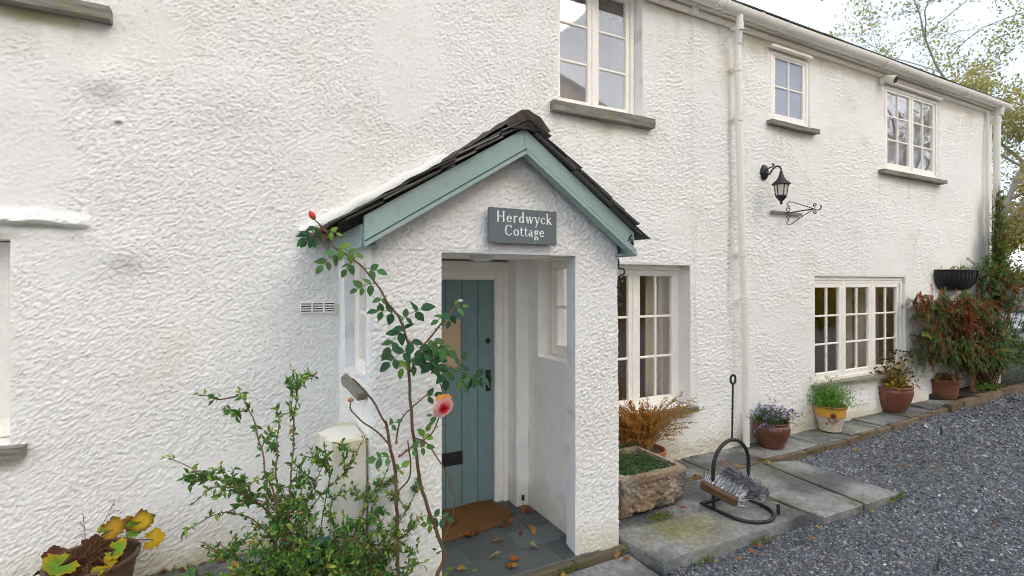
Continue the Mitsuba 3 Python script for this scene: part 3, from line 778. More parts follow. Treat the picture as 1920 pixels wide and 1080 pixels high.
# inner plaster: left and right walls, ceiling, nib beside the door
inner = MB()
inner.add([[.75, -.84, -.1], [.75, -.002, -.1], [.75, -.002, 1.90], [.75, -.84, 1.90]], [[0, 1, 2, 3]])
inner.add([[.75, -.842, -.1], [.918, -.842, -.1], [.918, -.842, 1.9], [.75, -.842, 1.9]], [[0, 1, 2, 3]])
inner.add([[1.858, -.842, -.1], [1.932, -.842, -.1], [1.932, -.842, 1.9], [1.858, -.842, 1.9]], [[0, 1, 2, 3]])
ya, yb, za, zb = -.85, -.345, 1.155, 1.862
for (y0, y1, z0, z1) in ((-.842, -.002, -.1, za), (-.842, -.002, zb, 1.9), (yb, -.002, za, zb)):
    inner.add([[1.932, y0, z0], [1.932, y1, z0], [1.932, y1, z1], [1.932, y0, z1]], [[0, 1, 2, 3]])
inner.add([[1.932, yb, za], [2.06, yb, za], [2.06, yb, zb], [1.932, yb, zb]], [[0, 1, 2, 3]])
inner.add([[1.932, -.84, za], [2.06, -.85, za], [2.06, yb, za], [1.932, yb, za]], [[0, 1, 2, 3]])
inner.add([[1.932, -.84, zb], [2.06, -.85, zb], [2.06, yb, zb], [1.932, yb, zb]], [[0, 1, 2, 3]])
inner.add([[.57, -.99, 1.878], [2.17, -.99, 1.878], [2.17, -.002, 1.878], [.57, -.002, 1.878]], [[0, 1, 2, 3]])
iv = inner.get()
add(iv, 'm_white', 'plaster', PORCH)
nb = trimesh.creation.box(bounds=[[1.828, -.205, -.1], [1.931, -.004, 1.877]])
for _ in range(4): nb = nb.subdivide()
nv = np.array(nb.vertices); nv += (nz(nv, 6, 3)[:, None] - .5) * [.018, .018, 0]
add((nv, np.array(nb.faces)), 'm_white', 'nib', PORCH, smooth=50)
# porch windows (planes x = const)
MR = lambda p: np.stack([2.015 + p[:, 1], p[:, 0], p[:, 2]], -1)
kPR = window(-.845, -.35, 1.165, 1.86, [(-.81, -.385, 1.20, 1.83, 0)], 2, MR, d=.03, parent=PORCH, fw=.035, sw=.03)
ML = lambda p: np.stack([.60 + p[:, 1], p[:, 0], p[:, 2]], -1)
kPL = window(-.815, -.205, 1.145, 1.868, [(-.79, -.23, 1.17, 1.84, 0)], 2, ML, d=.035, parent=PORCH, fw=.035, sw=.035)
sl = flag([(.525, -.90), (.525, -.36), (.60, -.20), (.655, -.20), (.655, -.80), (.60, -.86)], 1.085, 1.125, c=.004, jag=.008, seed=3, step=.04)
add(sl, 'm_sill', 'sill', kPL, smooth=30)
# ceiling lamp: shallow opal dome
add(lathe([(.085, 1.877), (.085, 1.868), (.078, 1.856), (.05, 1.845), (.001, 1.84)], 28, (1.40, -.52, 0)), 'm_letter', 'ceiling_lamp', PORCH, smooth=40)

# porch roof: bargeboards with moulding, fascias, soffits, slates, ridge
def board(pts, y0, y1):
    v, f = prism(pts, 0, 1); return np.c_[v[:, 0], y0 + v[:, 2] * (y1 - y0), v[:, 1]], f
ax, azb, azt = 1.405, 2.424, 2.572
SL, SR = (azb - 1.872) / (ax - .517), (azb - 1.868) / (2.205 - ax)
lb = [(.517, 1.872), (ax - .001, azb), (ax - .001, azt), (.517, 1.872 + .155)]
rb_ = [(2.205, 1.868), (2.205, 1.868 + .15), (ax + .001, azt), (ax + .001, azb)]
PR = add(board(lb, -1.095, -1.06), 'm_teal', 'bargeboard', PORCH)
PR2 = add(board(rb_, -1.095, -1.06), 'm_teal', 'bargeboard', PORCH)
for (lo, hi, yy) in ((.000, .022, -1.122), (.032, .046, -1.112)):
    add(board([(.514, 1.872 + lo), (ax - .001, azb + lo), (ax - .001, azb + hi), (.514, 1.872 + hi)], yy, -1.096), 'm_teal', 'moulding', PORCH)
    add(board([(2.208, 1.868 + lo), (2.208, 1.868 + hi), (ax + .001, azb + hi), (ax + .001, azb + lo)], yy, -1.096), 'm_teal', 'moulding', PORCH)
for x0, x1, z0 in ((.505, .530, 1.874), (2.192, 2.216, 1.870)):
    add(cbox(x0, x1, -1.059, -.01, z0, z0 + .115, .003), 'm_teal', 'eaves_board', PORCH)
    add(cbox(x0 - (.008 if x0 < 1 else -.016), x0 + (.0 if x0 < 1 else .032), -1.09, -.01, z0 - .002, z0 + .02, .003), 'm_teal', 'moulding', PORCH)
add(cbox(.53, .60, -1.058, -.01, 1.876, 1.888, .002), 'm_teal', 'soffit', PORCH); add(cbox(2.13, 2.19, -1.058, -.01, 1.872, 1.884, .002), 'm_teal', 'soffit', PORCH)
# sarking under the slates
q = MB()
q.add([[.42, -1.10, 1.99 + .0], [ax, -1.10, 2.597], [ax, 0, 2.597], [.42, 0, 1.99]], [[0, 1, 2, 3]])
q.add([[2.235, -1.10, 2.002], [ax, -1.10, 2.597], [ax, 0, 2.597], [2.235, 0, 2.002]], [[0, 1, 2, 3]])
add(q, 'm_dark', 'sarking', PORCH)
r = np.random.default_rng(31)
def slates(xe, ze, xr, zr, sgn, over):
    """Courses of rough slates from the eaves (xe, ze) up to the ridge."""
    d = np.array([xr - xe, zr - ze]); Ls = np.linalg.norm(d); d /= Ls; nrm_ = np.array([-d[1], d[0]]) * (1 if d[0] > 0 else -1)
    for cidx in range(8):
        a = cidx * Ls / 8 - .035; y = -1.128 + r.uniform(-.01, .01) - (.02 if cidx % 2 else 0)
        first = True
        while y < -.03:
            w = r.uniform(.17, .30); w = min(w, -.005 - y)
            th = r.uniform(.007, .013); ln = Ls / 8 + .12
            g_ = [(0, y), (0, y + w - .004), (1, y + w - .004), (1, y)]
            jl = r.uniform(-.012, .012, 2)
            v = []
            for t_, hh in ((0, .014), (1, .0)):
                for yy in (0, 1):
                    for up in (0, 1):
                        s_ = a + jl[yy] * (t_ == 0) + t_ * min(ln, Ls - a)
                        o = hh + .012 + up * th * (1 if t_ == 0 else .7) + .006 * cidx * 0
                        p2 = np.array([xe, ze]) + d * s_ + nrm_ * o
                        v.append((p2[0], y + yy * (w - .004) + (r.uniform(-.012, .012) if yy == 0 and first else 0), p2[1]))
            v = np.array(v)
            h = trimesh.convex.convex_hull(v)
            col = np.array([.098, .097, .092]) * r.uniform(.5, 1.4)
            add((np.array(h.vertices), np.array(h.faces)), 'm_rough', 'slate', PORCH, color=col)
            y += w; first = False
slates(.40, 1.972, ax + .005, 2.598, 1, 0)
slates(2.262, 1.985, ax - .005, 2.598, -1, 0)
# second thin undercloak layer that shows under the verge
for (xe, ze, sg) in ((.43, 1.988, 1), (2.235, 1.998, -1)):
    d = np.array([ax - xe, 2.592 - ze]); Ls = np.linalg.norm(d); d /= Ls; nn = np.array([-d[1], d[0]]) * sg
    s_ = 0.0
    while s_ < Ls - .02:
        w = min(r.uniform(.18, .36), Ls - s_)
        v = [(*(np.array([xe, ze]) + d * (s_ + t_ * (w - .006)) + nn * (o + .012 * (1 - t_)))[:1], yy, (np.array([xe, ze]) + d * (s_ + t_ * (w - .006)) + nn * (o + .010 * (1 - t_)))[1]) for t_ in (0, 1) for o in (-.004, .008) for yy in (-1.128 + r.uniform(-.015, .015), -.9)]
        h = trimesh.convex.convex_hull(np.array(v)); add((np.array(h.vertices), np.array(h.faces)), 'm_rough', 'slate', PORCH, color=np.array([.11, .10, .088]) * r.uniform(.5, 1.4)); s_ += w
# mossy ridge
rg = MB(); yy = np.linspace(-1.14, -.02, 40); aa = np.linspace(-.75, .75, 9) * 1.25
Vr = []
for y in yy:
    for t_ in aa:
        rr = .175 + .014 * (nz(np.array([[y * 14, t_ * 6, 0]]), 1, 3)[0] - .5)
        xr_ = ax + math.sin(t_) * rr * 1.02; zr_ = 2.50 + math.cos(t_) * rr * .92 - .05 * abs(math.sin(t_)) ** 2
        Vr.append((xr_, y, zr_))
Vr = np.array(Vr); n_ = len(aa)
inner_r = Vr.copy(); inner_r[:, 0] = ax + (Vr[:, 0] - ax) * .78; inner_r[:, 2] = 2.512 + (Vr[:, 2] - 2.512) * .78
i_, j_ = np.meshgrid(np.arange(len(yy) - 1), np.arange(n_ - 1), indexing='ij'); a = (i_ * n_ + j_).ravel()
F = np.c_[a, a + n_, a + n_ + 1, a + 1]; N0 = len(Vr); k_ = np.arange(n_ - 1)
rg.add(np.vstack([Vr, inner_r, [[ax, -1.125, 2.56]]]), np.vstack([F, F + N0, np.c_[k_, k_ + 1, k_ + 1 + N0, k_ + N0], np.c_[k_ + N0, k_ + 1 + N0, np.full(n_ - 1, 2 * N0), np.full(n_ - 1, 2 * N0)]]))
rv = rg.get()[0]; rv = rv + (nz(rv, 45, 8)[:, None] - .5) * .016
add((rv, rg.get()[1]), 'm_rough', 'ridge', PORCH, color=np.array([.070, .056, .043]) * (0.4 + 1.2 * fb(rv, 26, 3))[:, None])
# mortar fillets where the roof meets the wall
for (xe, ze) in ((.33, 1.965), (2.30, 1.98)):
    pts = np.array([[xe + (ax - xe) * t_, -.03, ze + .05 + (2.66 - ze - .05) * t_ + .006 * math.sin(t_ * 23)] for t_ in np.linspace(0, .93, 26)])
    tv, tf = tube(pts, .046, 10)
    tv += (nz(tv, 22, 5)[:, None] - .5) * .012
    add((tv, tf), 'm_rough', 'fillet', PORCH, smooth=60, color=wall_col(tv) * (.90 + .05 * fb(tv, 30))[:, None])
# house number on the right end of the bargeboard
fm = meshkit.text_mesh('4', .072, .004, True)
fv = np.array(fm.vertices); fv[:, 0] -= fv[:, 0].mean()
fv = np.c_[2.172 + fv[:, 0], -1.0962 - fv[:, 2], 1.932 + fv[:, 1]]
add((fv, np.array(fm.faces)), 'm_black', 'house_number', PORCH)

# porch floor: slate tiles in courses
add(plain_box(.74, 2.0, -1.0, .06, -.13, -.004), 'm_rough', 'porch_floor', color=np.array([.15, .15, .14]))
structure('porch_floor', 'dark slate tile floor of the porch strewn with fallen leaves')
r = np.random.default_rng(77); y = -.995; row = 0
while y < .0:
    x = .72 - (row % 2) * .17
    while x < 1.94:
        w = .34; x0, x1 = max(x, .76), min(x + w, 1.93)
        if x1 - x0 > .04:
            z = r.uniform(-.0015, .001)
            v, f = flag([(x0 + .002, y + .002), (x1 - .002, y + .002), (x1 - .002, min(y + .224, .02)), (x0 + .002, min(y + .224, .02))], -.05, z, c=.002, jag=.001, seed=row * 10 + int(x * 7), step=.5)
            co = np.array([.085, .098, .100]) * r.uniform(.75, 1.25)
            add((v, f), 'm_satin', 'tile', 'porch_floor', color=co * (.8 + .4 * fb(v, 12, 2))[:, None])
        x += w
    y += .226; row += 1

# door and its frame
DF = MB()
for b in ((.86, .925, 0, 1.86), (1.722, 1.79, 0, 1.80), (.925, 1.722, 1.742, 1.80)): DF.add(*cbox(b[0], b[1], -.055, .06, b[2] - .02, b[3], .006))
for b in ((1.790, 1.828, 0, 1.86), (.86, 1.79, 1.80, 1.862)): DF.add(*cbox(b[0], b[1], -.075, .06, b[2] - .02, b[3], .008))
add(DF, 'm_cream', 'door_frame', COT)
DOOR = add(cbox(.93, 1.718, -.006, .03, .0, 1.738, .003), 'm_doorteal', 'door', COT, label='teal plank door with black handle and letter plate')
pw = (1.718 - .93) / 6
for n_ in range(6):
    x0, x1 = .93 + n_ * pw, .93 + (n_ + 1) * pw
    parts = [(0.01, 1.737)]
    if x0 > 1.15 and x1 < 1.47: parts = [(.01, 1.06), (1.435, 1.737)] if x1 < 1.46 else parts
    for (z0, z1) in parts: add(cbox(x0 + .0015, x1 - .0015, -.030, -.006, z0, z1, .004), 'm_doorteal', 'plank', DOOR)
add(cbox(1.19, 1.465, -.018, -.0065, 1.06, 1.435, .002), 'm_doorlight', 'pane', DOOR)
for b in ((1.185, 1.47, 1.43, 1.45), (1.185, 1.47, 1.045, 1.065), (1.452, 1.47, 1.065, 1.43), (1.185, 1.20, 1.065, 1.43)): add(cbox(b[0], b[1], -.036, -.018, b[2], b[3], .004), 'm_doorteal', 'bead', DOOR)
add(cbox(1.652, 1.694, -.038, -.030, .862, 1.025, .003), 'm_black', 'handle_plate', DOOR)
add(tube([(1.673, -.03, .965), (1.673, -.075, .965), (1.645, -.082, .967), (1.60, -.082, .970), (1.585, -.078, .962)], [.010, .010, .010, .008, .006], 10), 'm_black', 'handle', DOOR, smooth=50)
add(lathe([(.0005, .014), (.016, .012), (.021, 0)], 20), 'm_black', 'keyhole', DOOR, smooth=40, to_world=T().translate([1.672, -.031, 1.25]).rotate([1, 0, 0], 90))
add(cbox(1.20, 1.46, -.040, -.030, .335, .435, .004), 'm_black', 'letter_plate', DOOR); add(cbox(1.235, 1.425, -.046, -.040, .357, .412, .004), 'm_black', 'flap', DOOR)
add(tube([(1.875, -.225, .05), (1.875, -.225, .085)], .011, 8), 'm_black', 'boot_stop', COT)

# electric cable with its junction box, air vent
add(tube(np.c_[3.885 + .02 * np.linspace(0, 1, 30) + .003 * np.sin(np.linspace(0, 20, 30)), np.full(30, -.008), np.linspace(4.31, 1.95, 30)], .0036, 5), 'm_pipe', 'cable', COT)
add(cbox(3.855, 3.925, -.06, .0, 4.315, 4.395, .006), 'm_pipe', 'junction_box', COT)
add(tube([(3.92, -.005, 1.95), (3.945, -.012, 1.0), (3.95, -.01, .4)], .0036, 5), 'm_pipe', 'cable', COT)
VENT = add(cbox(.324, .543, -.022, .0, 1.497, 1.572, .004), 'm_white', 'air_vent', COT)
for cx_ in (.36, .433, .506):
    for z_ in (1.512, 1.528, 1.544, 1.560):
        add(cbox(cx_ - .031, cx_ + .031, -.0245, -.022, z_ - .0035, z_ + .0035, .001), 'm_dark', 'slot', VENT)

# ------------------------------------------------------------------ house sign
def arc_pts(cx, cy, rx, ry, a0, a1, n=18):
    t = np.radians(np.linspace(a0, a1, n)); return np.c_[cx + rx * np.cos(t), cy + ry * np.sin(t)]
def st(p, w): return LineString(np.asarray(p)).buffer(w / 2, cap_style=2, join_style=1)
TK, TN = .135, .055
def serif(x, y, w=.24): return st([(x - w / 2, y), (x + w / 2, y)], TN)
def ring(cx, cy, rx, ry, a0=0, a1=360):
    """A round stroke, thick at the sides and thin at top and bottom."""
    o = Polygon(arc_pts(cx, cy, rx + TK / 2, ry + TN / 2, 0, 360, 40)).difference(Polygon(arc_pts(cx, cy, rx - TK / 2, ry - TN / 2, 0, 360, 40)))
    if a1 - a0 < 360: o = o.intersection(Polygon(np.vstack([[(cx, cy)], arc_pts(cx, cy, 3, 3, a0, a1, 40)])))
    return o
GL = {
 'H': (lambda: [st([(.16, 0), (.16, 1)], TK), st([(.74, 0), (.74, 1)], TK), st([(.16, .52), (.74, .52)], TN)] + [serif(x, y) for x in (.16, .74) for y in (.03, .97)], .98),
 'e': (lambda: [ring(.30, .31, .21, .28, 0, 318), st([(.12, .34), (.53, .34)], TN)], .62),
 'r': (lambda: [st([(.16, 0), (.16, .62)], TK), serif(.16, .03), st([(.06, .60), (.16, .60)], TN), st(arc_pts(.36, .40, .19, .2, 165, 60), TN * 1.3), Point(.44, .55).buffer(.06)], .54),
 'd': (lambda: [ring(.29, .30, .19, .27, 60, 300), st([(.5, 0), (.5, 1.02)], TK), st([(.38, 1.0), (.5, 1.0)], TN), st([(.5, .03), (.62, .03)], TN), st([(.38, .54), (.5, .5)], TN), st([(.36, .05), (.5, .13)], TN)], .70),
 'w': (lambda: [st([(.08, .62), (.28, 0)], TK), st([(.28, 0), (.45, .60)], TN), st([(.45, .60), (.64, 0)], TK), st([(.64, 0), (.84, .62)], TN), serif(.09, .60, .2), serif(.46, .60, .18), serif(.83, .60, .2)], .92),
 'y': (lambda: [st([(.08, .62), (.32, .02)], TK), st([(.54, .62), (.22, -.26)], TN * 1.2), Point(.15, -.27).buffer(.06), st([(.15, -.29), (.22, -.27)], TN), serif(.09, .60, .2), serif(.53, .60, .18)], .62),
 'c': (lambda: [ring(.30, .31, .21, .28, 42, 318), Point(.46, .49).buffer(.055)], .56),
 'k': (lambda: [st([(.15, 0), (.15, 1.02)], TK), serif(.15, .03), st([(.04, 1.0), (.15, 1.0)], TN), st([(.15, .27), (.46, .60)], TN), st([(.27, .38), (.56, .02)], TK), serif(.47, .60, .2), st([(.48, .03), (.66, .03)], TN)], .66),
 'C': (lambda: [ring(.48, .5, .36, .47, 42, 318), st([(.76, .70), (.76, .93)], TN), ], .92),
 'o': (lambda: [ring(.32, .31, .23, .28)], .66),
 't': (lambda: [st([(.17, .08), (.17, .82)], TK * .9), st([(.04, .60), (.36, .60)], TN), st(arc_pts(.30, .12, .13, .1, 180, 330), TN)], .42),
 'a': (lambda: [st([(.40, .06), (.40, .44)], TK * .9), st(arc_pts(.26, .44, .14, .14, 0, 160), TN * 1.2), ring(.25, .18, .15, .15, 70, 320), st([(.40, .03), (.52, .03)], TN), st([(.25, .34), (.4, .37)], TN)], .56),
 'g': (lambda: [ring(.28, .40, .15, .19), ring(.28, -.17, .19, .13), st([(.17, .24), (.15, .08), (.40, .0)], TN), st([(.42, .54), (.54, .60)], TN * 1.4)], .58)}
def lettering(text, h):
    x, gs = 0.0, []
    from shapely import affinity
    for ch in text:
        fn, w = GL[ch]
        gs.append(affinity.translate(unary_union([g.buffer(.001) for g in fn()]), x)); x += w + .07
    u = unary_union(gs); u = affinity.scale(u, h, h, origin=(0, 0)); return u, x * h
SIGN = thing('house_sign', 'rectangular grey slate name plaque lettered in white above the porch doorway', 'sign')
sv, sf = cbox(1.207, 1.653, -1.045, -1.024, 1.922, 2.123, .003)
add((sv, sf), 'm_satin', 'plate', SIGN, color=np.array([.125, .145, .155]))
for text, h, xc, zb in (('Herdwyck', .062, 1.437, 2.043), ('Cottage', .062, 1.437, 1.967)):
    u, w = lettering(text, h)
    sc_ = (.368 if text[0] == 'H' else .268) / w
    k = None
    for g in getattr(u, 'geoms', [u]):
        m = trimesh.creation.extrude_polygon(g.simplify(.0003), .0015, engine='earcut'); v = np.array(m.vertices)
        v = np.c_[xc - sc_ * w / 2 + v[:, 0] * sc_, -1.0452 - v[:, 2], zb + v[:, 1]]
        k = add((v, np.array(m.faces)), 'm_letter', 'letter', SIGN)

# ------------------------------------------------------------------ wall lantern, bracket, security light
LAN = thing('wall_lantern', 'black hanging lantern with a conical cap on a curved wall arm', 'lantern')
q = lathe([(.001, .03), (.03, .028), (.05, .018), (.058, 0), (.058, -.01)], 20); qv = np.c_[q[0][:, 0], -q[0][:, 2], q[0][:, 1] * 1.45] + [4.955, -.008, 2.885]
add((qv, q[1]), 'm_black', 'wall_plate', LAN, smooth=45)
add(tube(smooth_path([(4.955, -.03, 2.862), (4.955, -.07, 2.858), (4.957, -.11, 2.905), (4.960, -.15, 2.925), (4.965, -.185, 2.905), (4.968, -.195, 2.87)], 6), .009, 8), 'm_black', 'arm', LAN, smooth=50)
add(tube(smooth_path([(4.955, -.03, 2.90), (4.957, -.07, 2.925), (4.958, -.10, 2.928), (4.959, -.118, 2.945), (4.960, -.108, 2.958), (4.959, -.095, 2.948)], 6), .007, 7), 'm_black', 'scroll', LAN, smooth=50)
lc = (4.968, -.195)
add(lathe([(.001, 2.872), (.012, 2.866), (.016, 2.85), (.03, 2.80), (.052, 2.768), (.088, 2.738), (.092, 2.726), (.085, 2.722), (.06, 2.726)], 30, (*lc, 0)), 'm_black', 'cap', LAN, smooth=40)
add(lathe([(.066, 2.724), (.048, 2.604)], 6, (*lc, 0)), 'm_lampglass', 'glass', LAN)
for n_ in range(6):
    a_ = n_ * np.pi / 3
    add(tube([(lc[0] + .068 * math.cos(a_), lc[1] + .068 * math.sin(a_), 2.724), (lc[0] + .05 * math.cos(a_), lc[1] + .05 * math.sin(a_), 2.60)], .0055, 5), 'm_black', 'rib', LAN)
add(lathe([(.052, 2.612), (.056, 2.60), (.045, 2.585), (.022, 2.556), (.012, 2.55), (.012, 2.54), (.016, 2.532), (.010, 2.522), (.001, 2.518)], 24, (*lc, 0)), 'm_black', 'base', LAN, smooth=40)

BRK = thing('basket_bracket', 'black wrought iron scroll bracket on the wall below the lantern', 'bracket')
add(cbox(5.065, 5.60, -.018, -.001, 2.452, 2.486, .002), 'm_sill', 'wall_bar', BRK)
def spiral(c0, r0, r1, a0, turns, n=30):
    t = np.linspace(0, 1, n); a_ = a0 + turns * 2 * np.pi * t; rr = r0 + (r1 - r0) * t
    return np.c_[rr * np.cos(a_), rr * np.sin(a_)] + c0
bx = 5.30
def bw(p): p = np.asarray(p); return np.c_[np.full(len(p), bx) + .10 * (-p[:, 0] / .45) * 0, p[:, 0], p[:, 1]]
tip = (-.335, 2.475)
add(tube([(bx, -.01, 2.467), (bx, tip[0], tip[1])], .007, 7), 'm_black', 'arm', BRK)
up_ = np.vstack([spiral((-.055, 2.505), .008, .034, 1.0, 1.15), [(-.03, 2.565), (-.07, 2.585), (-.16, 2.552), tip]])
dn_ = np.vstack([spiral((-.055, 2.425), .008, .030, -1.0, -1.1), [(-.03, 2.36), (-.07, 2.335), (-.16, 2.385), tip]])
for s_ in (up_, dn_): add(tube(smooth_path(bw(s_), 3), .0045, 6), 'm_black', 'scroll', BRK, smooth=50)
for s_ in (spiral((-.348, 2.515), .022, .006, -1.6, 1.1, 18), spiral((-.348, 2.437), .022, .006, 1.6, -1.1, 18)): add(tube(bw(s_), .005, 6), 'm_black', 'scroll', BRK, smooth=50)
add(tube(smooth_path(bw([(-.335, 2.475), (-.37, 2.46), (-.40, 2.465), (-.412, 2.49), (-.404, 2.505)]), 5), .006, 6), 'm_black', 'hook', BRK, smooth=50)

SEC = thing('security_light', 'small white security light with a dark lens under the gutter', 'security light')
add(cbox(7.20, 7.27, -.05, .0, 4.245, 4.31, .006), 'm_pipe', 'mount', SEC)
q = trimesh.creation.cylinder(radius=.046, height=.13, sections=24)
SD = norm(np.array([.05, -.85, -.42])); SA = norm(np.cross(SD, [0, 0, 1.0])); SR = np.stack([SA, np.cross(SD, SA), SD], 1); SP = np.array([7.26, -.10, 4.285])
add((np.array(q.vertices) @ SR.T + SP, np.array(q.faces)), 'm_pipe', 'body', SEC, smooth=35)
q = trimesh.creation.cylinder(radius=.040, height=.012, sections=24)
add(((np.array(q.vertices) + [0, 0, .066]) @ SR.T + SP, np.array(q.faces)), 'm_black', 'lens', SEC, smooth=35)

HK = thing('porch_hook', 'small black iron hook hanging at the right corner of the porch eaves', 'hook')
add(tube(smooth_path([(2.215, -.93, 1.86), (2.216, -.93, 1.80), (2.24, -.95, 1.79), (2.245, -.95, 1.76), (2.22, -.94, 1.745), (2.218, -.93, 1.70), (2.218, -.93, 1.60)], 5), .006, 6), 'm_black', 'stem', HK, smooth=50)
add(lathe([(.001, .03), (.016, .025), (.02, 0), (.012, -.02), (.001, -.025)], 14, (2.218, -.93, 1.60)), 'm_black', 'weight', HK, smooth=50)

# ------------------------------------------------------------------ rendered pier beside the porch
PIER = thing('rendered_pier', 'short cream rendered pier with a flat weathered top beside the porch', 'pier')
pp = [(.346, -.694), (.396, -.952), (.562, -.93), (.558, -.56), (.505, -.536)]
m = Polygon(pp).buffer(-.012).buffer(.012)
ringp = np.array(m.exterior.coords)[:-1]
b = trimesh.creation.extrude_polygon(m, .99, engine='earcut'); b.vertices[:, 2] -= .1
for _ in range(3): b = b.subdivide()
v = np.array(b.vertices); top = v[:, 2] > .88
cc = np.array([.74, .72, .66])[None] * (.88 + .2 * fb(v, 5, 3, 2))[:, None]
cc = np.where(top[:, None] & (fb(v, 7, 3, 6) > .5)[:, None], cc * [.86, .80, .62], cc)
v += (nz(v, 9, 6)[:, None] - .5) * .006
add((v, np.array(b.faces)), 'm_rough', 'body', PIER, smooth=25, color=cc)

# ------------------------------------------------------------------ door mat
MAT = thing('door_mat', 'brown coir mat lying in front of the teal door', 'mat')
mp = [(1.02, -.02), (1.70, -.035), (1.745, -.30), (1.60, -.43), (1.16, -.44), (1.02, -.40)]
b = flag(mp, .003, .024, c=.01, jag=.02, seed=9, step=.04)
add(b, 'm_coir', 'pile', MAT, smooth=30)

# ------------------------------------------------------------------ stone trough with sedum
TR = thing('stone_trough', 'weathered rectangular stone trough on feet beside the porch', 'trough')
import manifold3d as m3
def hull_box(x0, x1, y0, y1, z0, z1, r_, taper=0.0):
    sph = m3.Manifold.sphere(r_, 16); out = []
    for x in (x0 + r_, x1 - r_):
        for y in (y0 + r_, y1 - r_):
            for z in (z0 + r_, z1 - r_):
                k_ = taper * (z1 - z) / (z1 - z0)
                out.append(sph.translate([x + (k_ if x < (x0 + x1) / 2 else -k_), y + (k_ if y < (y0 + y1) / 2 else -k_), z]))
    return m3.Manifold.batch_hull(out)
tx0, tx1, ty0, ty1, tz1 = 2.36, 3.0, -.79, -.22, .305
body = hull_box(tx0, tx1, ty0, ty1, .03, tz1, .022, .02)
cav = hull_box(tx0 + .055, tx1 - .05, ty0 + .05, ty1 - .05, .14, .6, .03)
tm = (body - cav).refine_to_length(.013).to_mesh()
tv = np.array(tm.vert_properties[:, :3], float)
panel = (tv[:, 1] < ty0 + .035) & (tv[:, 2] < .245) & (tv[:, 0] > tx0 + .06) & (tv[:, 0] < tx1 - .07)
tv[:, 1] += panel * .014
tv += (fb(tv, 22, 3, 2)[:, None] - .5) * np.where(panel, .034, .016)[:, None]
tv[:, 1] -= panel * .020 * grains(tv[:, 0] / .036, tv[:, 2] / .030, 5)
add((tv, np.array(tm.tri_verts)), 'm_trough', 'body', TR, smooth=60)
for x in (tx0 + .03, tx1 - .16):
    add(cbox(x, x + .12, ty0 + .05, ty0 + .16, .0, .045, .01), 'm_trough', 'foot', TR); add(cbox(x, x + .12, ty1 - .16, ty1 - .05, .0, .045, .01), 'm_trough', 'foot', TR)
so = trimesh.creation.box(bounds=[[tx0 + .05, ty0 + .045, .15], [tx1 - .045, ty1 - .045, .235]])
for _ in range(4): so = so.subdivide()
v = np.array(so.vertices); v[:, 2] += .03 * (nz(v, 12, 1) - .5)
add((v, np.array(so.faces)), 'm_rough', 'soil', TR, color=np.array([.10, .075, .05]) * (.5 + 1.0 * fb(v, 40))[:, None])
SED = thing('sedum', 'low green sedum carpet growing in the stone trough', 'plant')
n = 2600; r = np.random.default_rng(3)
P = np.c_[r.uniform(tx0 + .06, tx1 - .06, n), r.uniform(ty0 + .06, ty1 - .06, n), np.zeros(n)]
P[:, 2] = .235 + .045 * fb(P, 9, 2, 3) + r.uniform(0, .02, n)
keep_ = (P[:, 1] < -.40) | (r.random(n) < .35); P = P[keep_]; n = len(P)
mbv = MB(); d = norm(np.c_[r.normal(size=(n, 2)), r.uniform(.2, 1.2, n)])
col = np.where((nz(P, 8, 5) > .5)[:, None], vary((.10, .19, .07), n, .5, r), vary((.19, .25, .15), n, .4, r))
leaves(mbv, P, d, rand_unit(n, r), .022, .013, col)
add(mbv, 'm_leaf', 'foliage', SED, kind='stuff')
# small fern tuft on the slab
FT = thing('grass_tuft', 'small yellow green moss tuft at the joint in front of the trough', 'plant')
mbv = MB(); n = 160; P = np.c_[2.64 + r.normal(0, .055, n), -.885 + r.normal(0, .03, n), np.full(n, .022)]
leaves(mbv, P, norm(np.c_[r.normal(0, .7, (n, 2)), np.ones(n)]), rand_unit(n, r), r.uniform(.02, .05, n), .006, vary((.17, .20, .04), n, .4, r)); add(mbv, 'm_leaf', 'foliage', FT, kind='stuff')

# ------------------------------------------------------------------ boot scraper with brushes
BS = thing('boot_scraper', 'black iron boot scraper with hoop, twisted tall handle and two brushes', 'boot scraper')
zb = .034
hoop = [(3.075, -.965, zb), (3.07, -.965, .30)] + [(3.265 - .195 * math.cos(t), -.965, .31 + .20 * math.sin(t)) for t in np.linspace(0, np.pi, 21)] + [(3.46, -.965, .30), (3.455, -.965, zb)]
add(tube(hoop, .0135, 10), 'm_black', 'hoop', BS, smooth=50)
uu = [(3.06, -.87, zb), (3.065, -1.1, zb)] + [(3.25 - .185 * math.cos(t), -1.10 - .19 * math.sin(t), zb) for t in np.linspace(0, np.pi, 19)] + [(3.445, -1.1, zb), (3.45, -.87, zb)]
add(tube(uu, .012, 10), 'm_black', 'base_loop', BS, smooth=50)
add(cbox(3.05, 3.46, -.885, -.855, .024, .044, .003), 'm_black', 'cross_bar', BS)
add(cbox(3.385, 3.415, -1.262, -1.250, .03, .11, .003), 'm_black', 'blade_post', BS); add(tube([(3.31, -1.10, .115), (3.36, -1.20, .112), (3.40, -1.256, .105), (3.415, -1.20, .108), (3.38, -1.09, .115)], .007, 7), 'm_sill', 'blade', BS, smooth=50)
tt = np.linspace(0, 1, 60); rod = np.c_[3.285 - .0 * tt + .012 * (1 - tt) * -1, np.full(60, -.965), .51 + .43 * tt]
tw = tube(rod, .0085, 4); ang_ = np.clip((tw[0][:, 2] - .62) / .18, 0, 1) * 4 * np.pi
cx_ = np.interp(tw[0][:, 2], rod[:, 2], rod[:, 0]); dx, dy = tw[0][:, 0] - cx_, tw[0][:, 1] + .965
